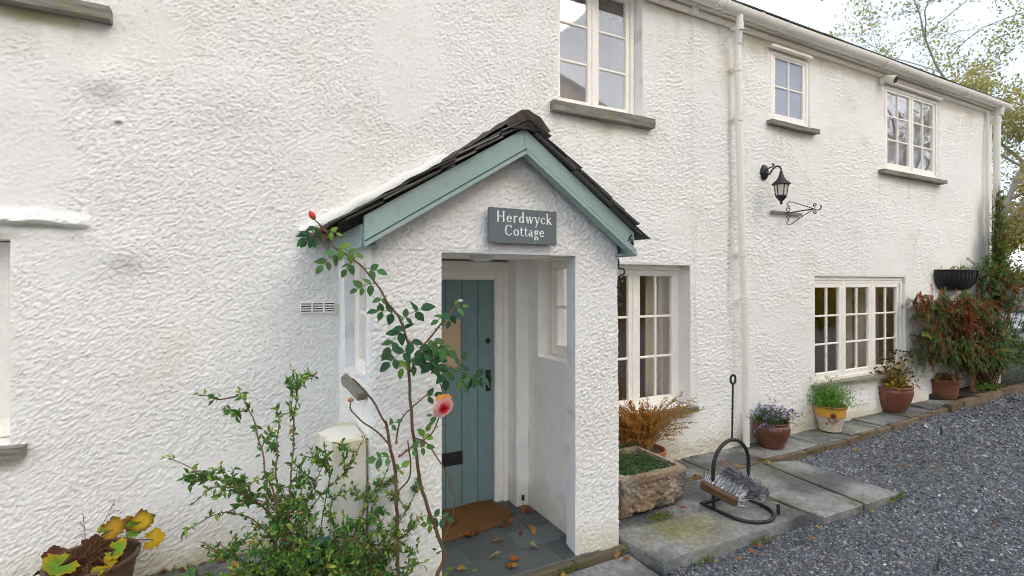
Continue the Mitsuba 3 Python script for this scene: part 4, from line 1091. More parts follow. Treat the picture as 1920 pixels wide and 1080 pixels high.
add((np.c_[cx_ + dx * np.cos(ang_) - dy * np.sin(ang_), -.965 + dx * np.sin(ang_) + dy * np.cos(ang_), tw[0][:, 2]], tw[1]), 'm_black', 'handle', BS)
add(tube([(3.285 + .027 * math.cos(t), -.965, .967 + .034 * math.sin(t)) for t in np.linspace(0, 2 * np.pi, 25)], .008, 8, False), 'm_black', 'ring', BS, smooth=50)
r = np.random.default_rng(55)
def brush(p0, p1, side, upv, name_col):
    """A wooden brush back from p0 to p1 with its bristles pointing along 'side'."""
    p0, p1, side, upv = map(np.asarray, (p0, p1, side, upv)); d = norm(p1 - p0); L_ = np.linalg.norm(p1 - p0)
    side = norm(side - d * np.dot(side, d)); u = np.cross(d, side)
    hb = hull_box(0, L_, -.008, .038, 0, .075, .022).refine_to_length(.02).to_mesh(); hv = np.array(hb.vert_properties[:, :3], float)
    w_ = p0 + hv[:, :1] * d + (hv[:, 1:2] - .035) * side + (hv[:, 2:3] - .0375) * u
    gr_ = fb(hv * [6, 40, 40], 1, 3, 3)
    k = add((w_, np.array(hb.tri_verts)), 'm_satin', 'brush', BS, smooth=50, color=np.array(name_col) * (.35 + 1.3 * gr_)[:, None])
    mbv = MB(); n = 2600
    a_ = r.uniform(.0, L_, n); b_ = r.uniform(-.034, .034, n)
    P = p0 + a_[:, None] * d + b_[:, None] * u; D = norm(side + r.normal(0, .22, (n, 3)) + .5 * u * (b_ / .034)[:, None] * .7)
    ln = r.uniform(.085, .125, n)
    s_ = norm(np.cross(D, rand_unit(n, r))) * .0026
    V = np.stack([P - s_, P + s_, P + D * ln[:, None]], 1); tone = np.where(r.random(n) < .62, r.uniform(.35, .75, n), r.uniform(.03, .12, n))
    mbv.add(V.reshape(-1, 3), np.arange(3 * n).reshape(-1, 3), np.repeat(tone[:, None] * np.array([.96, .98, 1.04]), 3, 0)); add(mbv, 'm_satin', 'bristles', k, kind='stuff')
brush((3.03, -.90, .205), (3.10, -1.16, .150), (1, .25, .10), (0, 0, 1), (.10, .055, .028))
brush((3.36, -.86, .215), (3.40, -1.17, .145), (-1, -.1, .30), (0, 0, 1), (.12, .08, .05))

# ------------------------------------------------------------------ flower pots
def pot(name, label, prof, center, m='m_glaze', col=None, soil=None, colfn=None, n=56):
    k = thing(name, label, 'flower pot')
    v, f = lathe(prof, n, center)
    c = colfn(v) if colfn else np.array(col) * (.8 + .4 * fb(v, 14, 3, 4))[:, None]
    add((v, f), m, 'body', k, smooth=40, color=c)
    if soil:
        sv_, sf_ = lathe([(soil[0], soil[1]), (soil[0] * .5, soil[1] + .012), (.001, soil[1] + .015)], 24, center)
        add((sv_, sf_), 'm_rough', 'soil', k, smooth=True, color=np.array([.06, .045, .03]))
    return k


z1 = pz(4.8)
pot('flower_pot', 'round red brown glazed pot holding purple flowers, nearest the drainpipe', [(.001, .0), (.105, .0), (.118, .012), (.150, .08), (.172, .15), (.178, .19), (.172, .225), (.160, .238), (.166, .25), (.170, .262), (.160, .268), (.148, .262), (.148, .235)], (4.845, -.17, z1), col=(.125, .050, .028), soil=(.15, .235))
def yellow_pot(v):
    z = v[:, 2] - pz(5.95); c = np.tile(np.array([.56, .49, .36]), (len(v), 1)) * (.85 + .25 * fb(v, 16, 3))[:, None]
    c[z > .175] = np.array([.60, .33, .045]); c[z > .272] = np.array([.33, .15, .03]); c[(z > .168) & (z < .18)] *= .6
    ang_ = np.arctan2(v[:, 1] + .13, v[:, 0] - 5.93)
    return c
YP = pot('flower_pot', 'cream flower pot with a yellow band and painted brown flower', [(.001, 0), (.102, 0), (.112, .008), (.116, .05), (.134, .12), (.148, .165), (.150, .17), (.154, .18), (.158, .23), (.160, .268), (.172, .273), (.174, .287), (.164, .294), (.152, .288), (.15, .262)], (5.93, -.13, pz(5.95)), colfn=yellow_pot, soil=(.152, .262), n=72)
# painted flower motif, a thin skin on the pot's side that faces the drive
def motif(u, w_, rad_, col, k):
    pc = np.array([5.93, -.13, pz(5.95)]); a0 = math.radians(222)
    pr = np.array([(.102, 0), (.112, .008), (.116, .05), (.134, .12), (.148, .165), (.154, .18), (.158, .23), (.160, .268)])
    an = np.linspace(0, 2 * np.pi, 13)[:-1]; pts = [(u, w_)] + [(u + rad_ * math.cos(a_) * (1 if q % 2 else .75), w_ + rad_ * math.sin(a_) * (1 if q % 2 else .75)) for q, a_ in enumerate(an)]
    V = []
    for (uu_, zz_) in pts:
        R_ = np.interp(zz_, pr[:, 1], pr[:, 0]) + .0035; V.append(pc + [R_ * math.cos(a0 + uu_ / R_), R_ * math.sin(a0 + uu_ / R_), zz_])
    add((np.array(V), np.array([[0, q + 1, (q + 1) % 12 + 1] for q in range(12)])), 'm_satin', 'motif', k, color=np.array(col))
motif(.0, .195, .036, (.19, .045, .02), YP); motif(-.002, .197, .012, (.04, .02, .02), YP)
for (u_, w_) in ((-.03, .13), (.02, .13), (-.005, .11), (.045, .145), (-.04, .155), (-.06, .10), (.01, .155)): motif(u_, w_, .020, (.30, .215, .15), YP)
pot('flower_pot', 'wide red brown glazed pot holding black seed heads, below the lower window', [(.001, 0), (.12, 0), (.135, .01), (.165, .07), (.20, .16), (.218, .24), (.22, .275), (.212, .30), (.218, .308), (.222, .325), (.212, .336), (.198, .33), (.196, .30)], (7.39, -.06, pz(7.4)), col=(.17, .062, .036), soil=(.2, .30))
pot('flower_pot', 'ribbed terracotta pot filled with dead leaves at the planting bed', [(.001, 0), (.165, 0), (.175, .012), (.182, .05), (.188, .055), (.19, .07), (.188, .085), (.198, .17), (.205, .21), (.205, .225), (.226, .228), (.232, .245), (.232, .27), (.222, .28), (.208, .275), (.2, .24)], (8.74, -.02, pz(8.7)), m='m_rough', col=(.17, .075, .042), soil=(.205, .25))
pot('flower_pot', 'small terracotta pot holding the orange dried shrub behind the trough', [(.001, 0), (.12, 0), (.135, .1), (.158, .20), (.172, .203), (.176, .245), (.165, .25), (.155, .24), (.15, .21)], (3.12, -.19, .0), m='m_rough', col=(.33, .125, .055), soil=(.152, .22))
pot('flower_pot', 'brown bowl shaped plant pot under the yellowing leaves at far left', [(.001, 0), (.14, 0), (.145, .02), (.155, .1), (.175, .22), (.185, .27), (.196, .275), (.202, .295), (.196, .305), (.182, .30), (.178, .26)], (-.685, -.325, .0), m='m_satin', col=(.115, .065, .040), soil=(.18, .262))
r = np.random.default_rng(91)


def stalks(mb, base, tips, r0, r1, col, bend=.3, n=5, sides=4):
    out = []
    for t_ in tips:
        mid = (base + t_) / 2 + np.array([0, 0, bend * np.linalg.norm(t_ - base) * .3]) + r.normal(0, .01, 3)
        p = smooth_path([base + r.normal(0, .02, 3) * [1, 1, 0], mid, t_], n // 2 + 1)
        mb.add(*tube(p, np.linspace(r0, r1, len(p)), sides, False), vary(col, 1, .2, r)[0]); out.append(p)
    return out


# purple bellflowers
PF_ = thing('purple_flowers', 'mound of small purple bellflowers in the pot nearest the drainpipe', 'plant')
mf, ms, mo = MB(), MB(), MB(); c0 = np.array([4.845, -.17, z1 + .26]); n = 1100
P = c0 + np.c_[r.normal(0, .105, n), r.normal(0, .08, n), np.abs(r.normal(0, .06, n))]
leaves(mf, P, norm(rand_unit(n, r) + [0, 0, .6]), rand_unit(n, r), r.uniform(.02, .035, n), .014, vary((.075, .12, .035), n, .4, r))
n = 150; P = c0 + np.c_[r.normal(0, .12, n), r.normal(-.02, .09, n), .05 + np.abs(r.normal(0, .06, n))]
drop = r.random(n) < .18; P[drop, 2] -= r.uniform(.05, .14, drop.sum()); P[drop, 0] += np.sign(P[drop, 0] - c0[0]) * .10
for q in range(4): leaves(mo, P, norm(rand_unit(n, r) + [0, -.3, .4]), rand_unit(n, r), .020, .014, vary((.36, .31, .56), n, .3, r))
stalks(ms, c0, [c0 + [r.uniform(-.3, .34), r.uniform(-.15, .05), r.uniform(-.03, .12)] for _ in range(26)], .002, .001, (.10, .12, .04))
add(ms, 'm_rough', 'stems', PF_, kind='stuff'); add(mf, 'm_leaf', 'foliage', PF_, kind='stuff'); add(mo, 'm_leaf', 'flowers', PF_, kind='stuff')
# green annuals
GP = thing('green_bedding_plant', 'bright green bushy plant with tiny white flowers in the yellow pot', 'plant')
mf, mo = MB(), MB(); c0 = np.array([5.93, -.13, pz(5.95) + .27]); n = 2300
P = c0 + np.c_[r.normal(0, .125, n), r.normal(0, .09, n), np.abs(r.normal(0, .12, n))]
leaves(mf, P, norm(rand_unit(n, r) * .8 + [0, 0, .9]), rand_unit(n, r), r.uniform(.025, .05, n), .009, vary((.13, .30, .045), n, .35, r))
n = 90; P = c0 + np.c_[r.normal(0, .14, n), r.normal(-.03, .09, n), r.uniform(.05, .28, n)]
leaves(mo, P, rand_unit(n, r), rand_unit(n, r), .018, .013, np.where((P[:, 2:] > c0[2] + .17), vary((.55, .38, .55), n, .2, r), vary((.7, .7, .66), n, .15, r)))
ms = MB(); stalks(ms, c0, [p for p in P[P[:, 2] > c0[2] + .16]], .0016, .001, (.12, .2, .05))
add(ms, 'm_rough', 'stems', GP, kind='stuff'); add(mf, 'm_leaf', 'foliage', GP, kind='stuff'); add(mo, 'm_leaf', 'flowers', GP, kind='stuff')
# seed heads
RB = thing('seed_head_plant', 'withered coneflower plant with round black seed heads and yellow leaves', 'plant')
ms, mf, mh = MB(), MB(), MB(); c0 = np.array([7.39, -.06, pz(7.4) + .32]); tips = [c0 + [r.normal(0, .17), r.normal(-.03, .10), r.uniform(.16, .46)] for _ in range(80)]
stalks(ms, c0, tips, .0028, .0022, (.34, .27, .09))
for t_ in tips:
    s_ = trimesh.creation.icosphere(1, r.uniform(.011, .017)); mh.add(np.array(s_.vertices) * [1, 1, .8] + t_, s_.faces, np.array([.022, .014, .012]))
n = 620; P = c0 + np.c_[r.normal(0, .12, n), r.normal(0, .09, n), np.abs(r.normal(0, .11, n))]
colr = vary((.40, .28, .045), n, .4, r); g_ = r.random(n) < .5; colr[g_] = vary((.11, .13, .035), g_.sum(), .4, r); b_ = r.random(n) < .2; colr[b_] = vary((.30, .10, .03), b_.sum(), .3, r)
leaves(mf, P, norm(rand_unit(n, r) + [0, 0, .4]), rand_unit(n, r), r.uniform(.04, .08, n), .022, colr)
add(ms, 'm_rough', 'stems', RB, kind='stuff'); add(mf, 'm_leaf', 'foliage', RB, kind='stuff'); add(mh, 'm_rough', 'seed_heads', RB, kind='stuff')
# dead leaves heaped in the terracotta pot
DL = thing('dead_leaf_heap', 'heap of brown and yellow dead leaves in the ribbed terracotta pot', 'plant')
mf = MB(); n = 130; P = np.array([8.74, -.02, pz(8.7) + .265]) + np.c_[r.normal(0, .10, n), r.normal(0, .09, n), np.abs(r.normal(0, .028, n))]
leaves(mf, P, norm(rand_unit(n, r) + [0, 0, .1]), norm(rand_unit(n, r) + [0, 0, 1]), r.uniform(.05, .08, n), .042, vary((.36, .20, .07), n, .5, r)); add(mf, 'm_leaf', 'leaves', DL, kind='stuff')
# orange dried shrub behind the trough
OS = thing('orange_shrub', 'orange brown twiggy shrub spreading behind the trough under the window', 'shrub')
ms, mf = MB(), MB(); c0 = np.array([3.10, -.19, .22])
tips = [c0 + np.array([r.normal(-.06, .24), r.normal(.0, .10), r.uniform(.12, .46)]) for _ in range(190)] + [c0 + np.array([r.uniform(.25, .72), r.uniform(-.12, .1), r.uniform(.08, .48)]) for _ in range(34)] + [c0 + np.array([r.uniform(-.45, -.2), r.uniform(-.1, .1), r.uniform(.2, .46)]) for _ in range(30)]
for t_, p in zip(tips, stalks(ms, c0, tips, .0034, .0018, (.30, .17, .07), .5, 6)):
    far = t_[0] > c0[0] + .22; k_ = 44 if not far else 26
    u = r.uniform(.25 if not far else .55, 1, k_); q = np.array([np.interp(u, np.linspace(0, 1, len(p)), p[:, a_]) for a_ in range(3)]).T + r.normal(0, .006, (k_, 3))
    base = (.46, .20, .04) if r.random() < .8 else (.34, .24, .05)
    if far: base = (.40, .23, .06) if r.random() < .7 else (.26, .24, .07)
    d = norm(rand_unit(k_, r) + norm(t_ - c0) * .9)
    leaves(mf, q, d, rand_unit(k_, r), r.uniform(.016, .030, k_), .0095, vary(base, k_, .4, r))
n = 240; P = c0 + np.c_[r.normal(-.25, .10, n), r.normal(-.03, .08, n), r.uniform(.02, .16, n)]
leaves(mf, P, norm(rand_unit(n, r) + [0, 0, .5]), rand_unit(n, r), .025, .01, vary((.16, .20, .05), n, .4, r))
add(ms, 'm_rough', 'twigs', OS, kind='stuff'); add(mf, 'm_leaf', 'foliage', OS, kind='stuff')


# ------------------------------------------------------------------ bigger single leaves
def big_leaf(L, W, outline=((0, 0), (.12, .30), (.30, .47), (.5, .5), (.72, .36), (.9, .14), (1, 0)), fold=.22, curl=.22, serr=0.0):
    o = np.array(outline); n = len(o); t = o[:, 0]
    mid = np.c_[t * L, 0 * t, -curl * L * t ** 2]
    lft = np.c_[t * L, o[:, 1] * W, -curl * L * t ** 2 + fold * o[:, 1] * W]; rgt = lft * [1, -1, 1]
    v = np.vstack([mid, lft, rgt]); i_ = np.arange(n - 1)
    f = np.vstack([np.c_[i_, i_ + 1, i_ + 1 + n, i_ + n], np.c_[i_, i_ + 2 * n, i_ + 1 + 2 * n, i_ + 1]])
    return v, np.vstack([f[:, [0, 1, 2]], f[:, [0, 2, 3]]])


def frame(d, u):
    d = norm(np.asarray(d, float)); s = norm(np.cross(u, d)); u = np.cross(d, s)
    return np.stack([d, s, u], 1)


def place(mesh, p, d, u): return mesh[0] @ frame(d, u).T + p, mesh[1]


# heuchera in the left pot
HE = thing('coral_bells', 'plant with lobed yellow and lime leaves in the pot at far left', 'plant')
def lobed(R, seed, cup=.12):
    rr = np.random.default_rng(seed); t = np.linspace(-2.75, 2.75, 45); rad_ = R * (.80 + .13 * np.abs(np.cos(t * 2.3)) + .05 * np.cos(t * 13) + .04 * rr.normal(size=45)) * (1 - .2 * (np.abs(t) > 2.4))
    V = [np.zeros((1, 3))]
    for k_ in (.45, .8, 1): V.append(np.c_[k_ * rad_ * np.cos(t), k_ * rad_ * np.sin(t), cup * R * (k_ ** 2) * np.cos(t * 4.6) + .18 * R * k_ * k_])
    V = np.vstack(V); n = 45; i_ = np.arange(n - 1); F = [np.c_[np.zeros(n - 1, int), i_ + 1, i_ + 2]]
    for ring_ in (0, 1): b0 = 1 + ring_ * n; F += [np.c_[b0 + i_, b0 + n + i_, b0 + n + i_ + 1], np.c_[b0 + i_, b0 + n + i_ + 1, b0 + i_ + 1]]
    return V, np.vstack(F)
hc = np.array([-.70, -.36, .265]); lime, yel, och, brn = (.19, .36, .045), (.52, .36, .03), (.47, .27, .03), (.11, .05, .03)
spots = [((-.79, -.44, .335), .085, lime, yel), ((-.665, -.50, .275), .075, lime, yel), ((-.60, -.46, .30), .062, yel, och), ((-.60, -.33, .425), .066, och, brn), ((-.485, -.30, .425), .066, yel, brn), ((-.425, -.36, .345), .060, yel, och),
         ((-.57, -.42, .352), .060, lime, yel), ((-.52, -.30, .395), .055, lime, lime), ((-.70, -.26, .35), .05, brn, brn), ((-.64, -.28, .40), .05, lime, yel), ((-.83, -.36, .36), .05, brn, brn), ((-.545, -.24, .40), .05, brn, och)]
ms = MB()
for n_, (p, R, ci, co) in enumerate(spots):
    p = np.array(p); out = norm((p - hc) * [1, 1, .2] + [.01, -.02, 0]); nrm_ = norm(out * .55 + [-.05, -.55, .62])
    v, f = place(lobed(R, n_), p, out, nrm_)
    dist = np.linalg.norm(v - p, axis=1) / R; mixv = sstep(.45, 1.0, dist + .35 * (fb(v, 30, 2) - .5))[:, None]
    add((v, f), 'm_leaf', 'leaf', HE, smooth=True, color=(np.array(ci) * (1 - mixv) + np.array(co) * mixv) * (.8 + .4 * fb(v, 60, 2))[:, None])
    ms.add(*tube(smooth_path([hc + r.normal(0, .05, 3) * [1, 1, 0], (hc + p) / 2 + [0, 0, .05], p], 4), .0028, 5, False), np.array([.20, .10, .05]))
n = 60; P = hc + np.c_[r.normal(0, .1, n), r.normal(0, .1, n), r.uniform(0, .06, n)]
leaves(ms, P, norm(rand_unit(n, r) + [0, 0, .2]), norm(rand_unit(n, r) + [0, 0, 1]), .06, .04, vary((.12, .06, .035), n, .4, r))
for t_ in ((-.73, -.3, .52), (-.60, -.28, .56)):
    ms.add(*tube(smooth_path([hc, (hc + t_) / 2 + [0, 0, .03], np.array(t_)], 4), .0016, 4, False), np.array([.22, .12, .08]))
    n = 24; P = np.array(t_) + np.c_[r.normal(0, .012, (n, 2)), -r.uniform(0, .12, n)]; leaves(ms, P, rand_unit(n, r), rand_unit(n, r), .009, .006, vary((.22, .10, .07), n, .3, r))
add(ms, 'm_leaf', 'stems', HE, kind='stuff')

# ------------------------------------------------------------------ climbing rose
RO = thing('rose_bush', 'leggy rose with brown canes, one pink bloom and a red bud', 'rose')
YR = -1.22
canes = dict(
 a=([(.86, -1.2, -.08), (.87, YR, .1), (.84, YR, .24), (.88, YR, .34), (.83, YR, .5), (.76, YR, .72), (.72, YR, 1.0), (.70, YR, 1.26), (.70, YR, 1.42)], .0135, .0085),
 b=([(.70, YR, 1.40), (.66, YR, 1.52), (.59, -1.21, 1.62), (.54, -1.20, 1.71), (.46, -1.19, 1.80), (.37, -1.18, 1.86), (.32, -1.18, 1.94), (.28, -1.18, 1.985)], .007, .0035),
 c=([(.71, YR, 1.27), (.76, -1.23, 1.38), (.82, -1.25, 1.46), (.87, -1.27, 1.53), (.93, -1.28, 1.60)], .008, .0035),
 d=([(.66, -1.18, .1), (.65, -1.2, .51), (.64, YR, .69), (.63, YR, .82), (.61, YR, .94), (.59, YR, 1.05)], .011, .008),
 e=([(.59, YR, 1.04), (.51, -1.22, 1.18), (.44, -1.21, 1.26)], .006, .005), f=([(.62, YR, .93), (.53, -1.23, 1.02), (.46, -1.23, 1.08), (.43, -1.22, 1.12), (.43, -1.22, 1.155)], .005, .0035),
 g=([(.64, YR, .94), (.66, YR, 1.04), (.72, -1.22, 1.10), (.79, -1.22, 1.15)], .0055, .004), h=([(.65, YR, .87), (.72, -1.24, .92), (.80, -1.26, .97), (.84, -1.27, 1.06)], .0055, .0035),
 i=([(.73, YR, .95), (.80, -1.25, .90), (.87, -1.27, .77), (.91, -1.28, .61), (.86, -1.25, .42)], .005, .003), j=([(.64, YR, .70), (.70, -1.24, .78), (.69, -1.24, .95)], .006, .004))
cane_paths = {}
for q, (pts, r0, r1) in canes.items():
    p = smooth_path(pts, 7); p = p + (nz(p, 14, 3)[:, None] - .5) * .010; cane_paths[q] = p
    v, f = tube(p, np.linspace(r0 * .82, r1 * .82, len(p)), 8)
    c = np.array([.115, .060, .032]) * (.5 + 1.0 * fb(v, 35, 3))[:, None]; grn = sstep(.5, .65, fb(v, 7, 2, 4))[:, None] * .5; c = c * (1 - grn) + np.array([.10, .11, .04]) * grn
    add((v, f), 'm_satin', 'cane', RO, smooth=50, color=c)
th = MB()
for q in 'abcdgh':
    p = cane_paths[q]
    for _ in range(14):
        i_ = r.integers(1, len(p) - 1); s_ = rand_unit(1, r)[0]; o = p[i_] + s_ * .007; th.add([o, o + [0, 0, .006], o + [.004, 0, .003], o + s_ * .010], [[0, 1, 3], [1, 2, 3], [2, 0, 3]], np.array([.16, .06, .04]))
add(th, 'm_satin', 'thorns', RO, kind='stuff')
def rose_sprig(p, d, n_leaf, L, col):
    """A pinnate leaf: a thin stalk with leaflets, each leaflet a part."""
    d = norm(np.asarray(d, float)); side = norm(np.cross(d, [0, -1, .3])); tip_ = p + d * L * (n_leaf // 2 + .6) * .62
    add(tube(smooth_path([p, (p + tip_) / 2 + [0, 0, .008], tip_], 3), .0016, 4, False), 'm_satin', 'leaf_stalk', RO, color=np.array([.12, .12, .05]))
    for k_ in range(n_leaf):
        t_ = 1.0 if k_ == n_leaf - 1 else (k_ // 2 + .55) / (n_leaf // 2 + .1)
        sd = d if k_ == n_leaf - 1 else norm(d * .45 + side * (1 if k_ % 2 else -1) + r.normal(0, .15, 3))
        sd = norm(sd + [0, 0, -.18]); Lf = L * r.uniform(.68, 1.08); o = p + (tip_ - p) * min(t_, 1)
        v, f = place(big_leaf(Lf, Lf * r.uniform(.56, .68), curl=r.uniform(.05, .35), fold=r.uniform(.1, .35)), o, sd, norm(np.array([r.normal(0, .3), -.75, .65]) + r.normal(0, .2, 3)))
        cc_ = np.array(col) * r.uniform(.75, 1.3) * (1 + .12 * r.uniform(-1, 1, 3)); vein = (np.abs(np.arange(len(v)) - 3) < 4)[:, None] * .12
        add((v, f), 'm_leaf', 'leaf', RO, smooth=True, color=np.clip(cc_ * (.9 + .25 * fb(v, 50, 2))[:, None] * (1 + vein), 0, 1))
dk, md, lt, rd = (.048, .112, .055), (.085, .18, .06), (.14, .25, .045), (.16, .09, .05)
def at(q, t_): p = cane_paths[q]; return p[int(t_ * (len(p) - 1))]
for (q, t_, d, n_, L, col) in [('b', .93, (-.55, 0, -.7), 5, .058, dk), ('b', .86, (-.7, 0, -.4), 5, .055, dk), ('b', .84, (.6, -.2, -.1), 3, .045, lt), ('b', .70, (-.6, 0, -.65), 5, .060, md), ('b', .72, (.7, -.1, -.2), 5, .055, lt), ('b', .60, (-.6, 0, -.9), 3, .055, md),
    ('b', .52, (.7, -.1, -.1), 3, .055, md), ('b', .42, (-.8, 0, -.25), 5, .055, md), ('b', .33, (-.3, -.1, -.9), 3, .055, md), ('b', .95, (.3, 0, -.9), 3, .045, rd),
    ('b', .20, (-.55, -.2, .1), 5, .068, dk), ('b', .12, (-.5, -.2, -.6), 5, .072, dk), ('b', .16, (.5, -.2, .3), 5, .068, dk), ('b', .05, (.4, -.2, -.4), 5, .070, dk), ('a', .97, (-.7, -.1, -.4), 5, .070, dk), ('a', .95, (.2, -.2, -.9), 3, .062, md), ('b', .08, (-.2, -.2, .8), 3, .06, dk), ('a', .93, (-.5, -.1, -.8), 3, .058, lt),
    ('c', .15, (.9, -.1, -.05), 5, .060, dk), ('c', .20, (.75, -.2, -.45), 5, .066, dk), ('c', .32, (.95, -.2, -.25), 5, .068, md), ('c', .25, (.5, -.3, -.8), 5, .066, dk), ('c', .82, (-.8, -.1, -.3), 3, .055, md), ('c', .92, (-.3, -.1, -.8), 3, .055, dk), ('c', .9, (.8, -.1, .25), 3, .050, md), ('c', .4, (.95, -.25, -.6), 5, .07, md),
    ('g', .95, (.9, -.1, .15), 3, .055, dk), ('h', .97, (-.4, -.2, .2), 3, .05, md), ('h', .5, (.3, -.2, .8), 3, .05, lt), ('d', .95, (.55, -.2, .3), 3, .048, md), ('d', .7, (-.9, -.1, .1), 5, .05, md), ('d', .55, (.5, -.2, .6), 3, .045, lt), ('j', .9, (.6, -.2, .1), 5, .05, md), ('a', .55, (.8, -.2, -.2), 5, .052, dk), ('a', .50, (-.7, -.1, .3), 3, .045, lt)]:
    rose_sprig(at(q, t_), d, n_, L, col)
# long bare shoot that carries leaves over the doorway
ex_ = smooth_path([at('c', .25), (.86, -1.26, 1.31), (.93, -1.29, 1.27), (1.0, -1.30, 1.25)], 5)
add(tube(ex_, np.linspace(.004, .002, len(ex_)), 6), 'm_satin', 'cane', RO, smooth=50, color=np.array([.10, .10, .04]))
for (t_, d, n_, L, col) in [(.5, (.5, -.2, -.7), 5, .066, md), (.7, (.8, -.1, -.5), 5, .064, dk), (.95, (.7, -.1, -.35), 3, .066, dk), (.6, (.4, -.1, .7), 3, .055, dk), (.3, (.2, -.2, -.9), 5, .06, dk)]: rose_sprig(ex_[int(t_ * (len(ex_) - 1))], d, n_, L, col)
# bloom: spiral of cupped petals
bc = np.array([.845, -1.275, 1.105]); axd = norm(np.array([.12, -.75, -.30]))
Fr = frame(axd, np.array([0, 0, 1.0]))
def petal(R, hgt, open_, w_, a_, col_in, col_out):
    u, t = np.meshgrid(np.linspace(-1, 1, 7), np.linspace(0, 1, 6), indexing='ij')
    rr_ = R * (.25 + open_ * t ** 1.4) * (1 - .12 * u ** 2 * t); an_ = a_ + u * w_ * (.35 + .65 * np.sin(np.pi * np.clip(t, 0, .62)))
    ax_ = hgt * t * (1 - .10 * u ** 2) - .25 * R * np.maximum(t - .75, 0) * open_
    loc = np.stack([ax_, rr_ * np.cos(an_), rr_ * np.sin(an_)], -1).reshape(-1, 3)
    i_, j_ = np.meshgrid(np.arange(6), np.arange(5), indexing='ij'); b0 = (i_ * 6 + j_).ravel()
    tt_ = t.reshape(-1, 1); return loc @ Fr.T + bc, np.c_[b0, b0 + 6, b0 + 7, b0 + 1], np.array(col_in) * (1 - tt_) + np.array(col_out) * tt_
for ring_, (cnt, R, hgt, op, w_, ci, co) in enumerate([(5, .012, .036, .3, 1.0, (.75, .03, .05), (.62, .02, .045)), (6, .020, .038, .45, .9, (.78, .05, .07), (.68, .03, .06)), (6, .029, .037, .65, .8, (.85, .12, .14), (.80, .14, .16)), (7, .040, .032, .80, .75, (.93, .34, .33), (.90, .52, .52)), (7, .047, .022, .95, .72, (.95, .58, .52), (.94, .64, .63))]):
    for q in range(cnt):
        v, f, c = petal(R, hgt, op, w_, 2 * np.pi * q / cnt + ring_ * .5 + r.normal(0, .08), ci, co); add((v, f), 'm_leaf', 'petal', RO, smooth=True, color=np.clip(c * (.9 + .15 * fb(v, 80, 2))[:, None], 0, 1))
for q in range(7):
    d = np.array([r.normal(0, .5), -.2, .8]); v, f = place(big_leaf(.036, .026, fold=.3), bc + [r.uniform(-.03, .025), .0, .022], d, [0, -1, .2]); add((v, f), 'm_leaf', 'petal', RO, smooth=True, color=np.array([.85, .42, .12]) * r.uniform(.85, 1.1))
add(tube(smooth_path([bc + [.01, .01, .03], bc + [.01, .015, .07], at('c', .3) + [.03, 0, -.02]], 4), .003, 6), 'm_satin', 'flower_stalk', RO, color=np.array([.10, .11, .04]))
# red bud at the tip of the arching cane, spent buds
bp_ = cane_paths['b'][-1]
bm = lathe([(.001, -.004), (.010, .004), (.014, .018), (.011, .032), (.001, .044)], 12); bd = frame(norm(np.array([-.5, -.1, .85])), np.array([0, -1.0, 0]))
bv = bm[0] @ np.stack([bd[:, 1], bd[:, 2], bd[:, 0]], 1).T + bp_
add((bv, bm[1]), 'm_satin', 'bud', RO, smooth=50, color=np.where((bm[0][:, 2] < .010)[:, None], np.array([.12, .14, .05]), np.array([.62, .045, .03])))
for q, p in (('f', (.43, -1.22, 1.165)), ('c', (.94, -1.285, 1.61))):
    s_ = trimesh.creation.icosphere(2, .011); add((np.array(s_.vertices) * [1.3, 1, .8] + p, np.array(s_.faces)), 'm_satin', 'spent_bud', RO, smooth=True, color=np.array([.34, .13, .05] if q == 'f' else [.4, .38, .3]))

# ------------------------------------------------------------------ evergreen shrub left of the porch
SH = thing('evergreen_shrub', 'spiky green evergreen shrub with yellowing tips growing against the white wall', 'shrub')
YS = -1.05; base = np.array([.30, -1.08, 0.0]); r = np.random.default_rng(17)
trace = [[(.18, .54), (.10, .80), (.05, 1.03), (.01, 1.15), (-.02, 1.21)], [(.16, .55), (.13, .80), (.14, 1.04), (.13, 1.15)], [(.18, .54), (.19, .78), (.20, 1.03), (.21, 1.18), (.24, 1.29)], [(.13, .60), (-.04, .78), (-.16, .87), (-.30, .94)],
         [(.09, .56), (-.06, .69), (-.23, .64)], [(.22, .53), (.32, .69), (.44, .79), (.52, .94)], [(.42, .33), (.54, .59), (.60, .66)], [(.57, .27), (.72, .50), (.82, .64)], [(.32, .51), (.36, .78), (.34, .88)], [(-.02, 1.20), (-.10, 1.20), (-.17, 1.22)],
         [(.13, .60), (.02, .74), (-.04, .83)], [(.32, .41), (.13, .65), (-.08, .82), (-.19, .78)], [(.22, .53), (.30, .77), (.33, .86)], [(.57, .29), (.54, .50), (.66, .80)]]
ms, mf = MB(), MB()
def leafy(p, t0, k_, tipy=True, Lr=(.022, .040)):
    n = k_; t = r.uniform(t0, 1, n); idx = t * (len(p) - 1); i0 = np.minimum(idx.astype(int), len(p) - 2); fr = (idx - i0)[:, None]
    q = p[i0] * (1 - fr) + p[i0 + 1] * fr; tg_ = norm(p[i0 + 1] - p[i0])
    d = norm(tg_ * .6 + rand_unit(n, r) * .95); up_ = norm(rand_unit(n, r) * .8 + [0, -.5, .8])
    col = vary((.095, .215, .055), n, .45, r)
    y_ = r.random(n) < (.10 + .45 * sstep(.75, 1, t) if tipy else .12 + 0 * t); col[y_] = vary((.27, .37, .06), y_.sum(), .35, r)
    o_ = r.random(n) < .03; col[o_] = vary((.42, .24, .05), o_.sum(), .3, r)
    L_ = r.uniform(*Lr, n); leaves(mf, q + r.normal(0, .004, (n, 3)), d, up_, L_, L_ * .42, col)
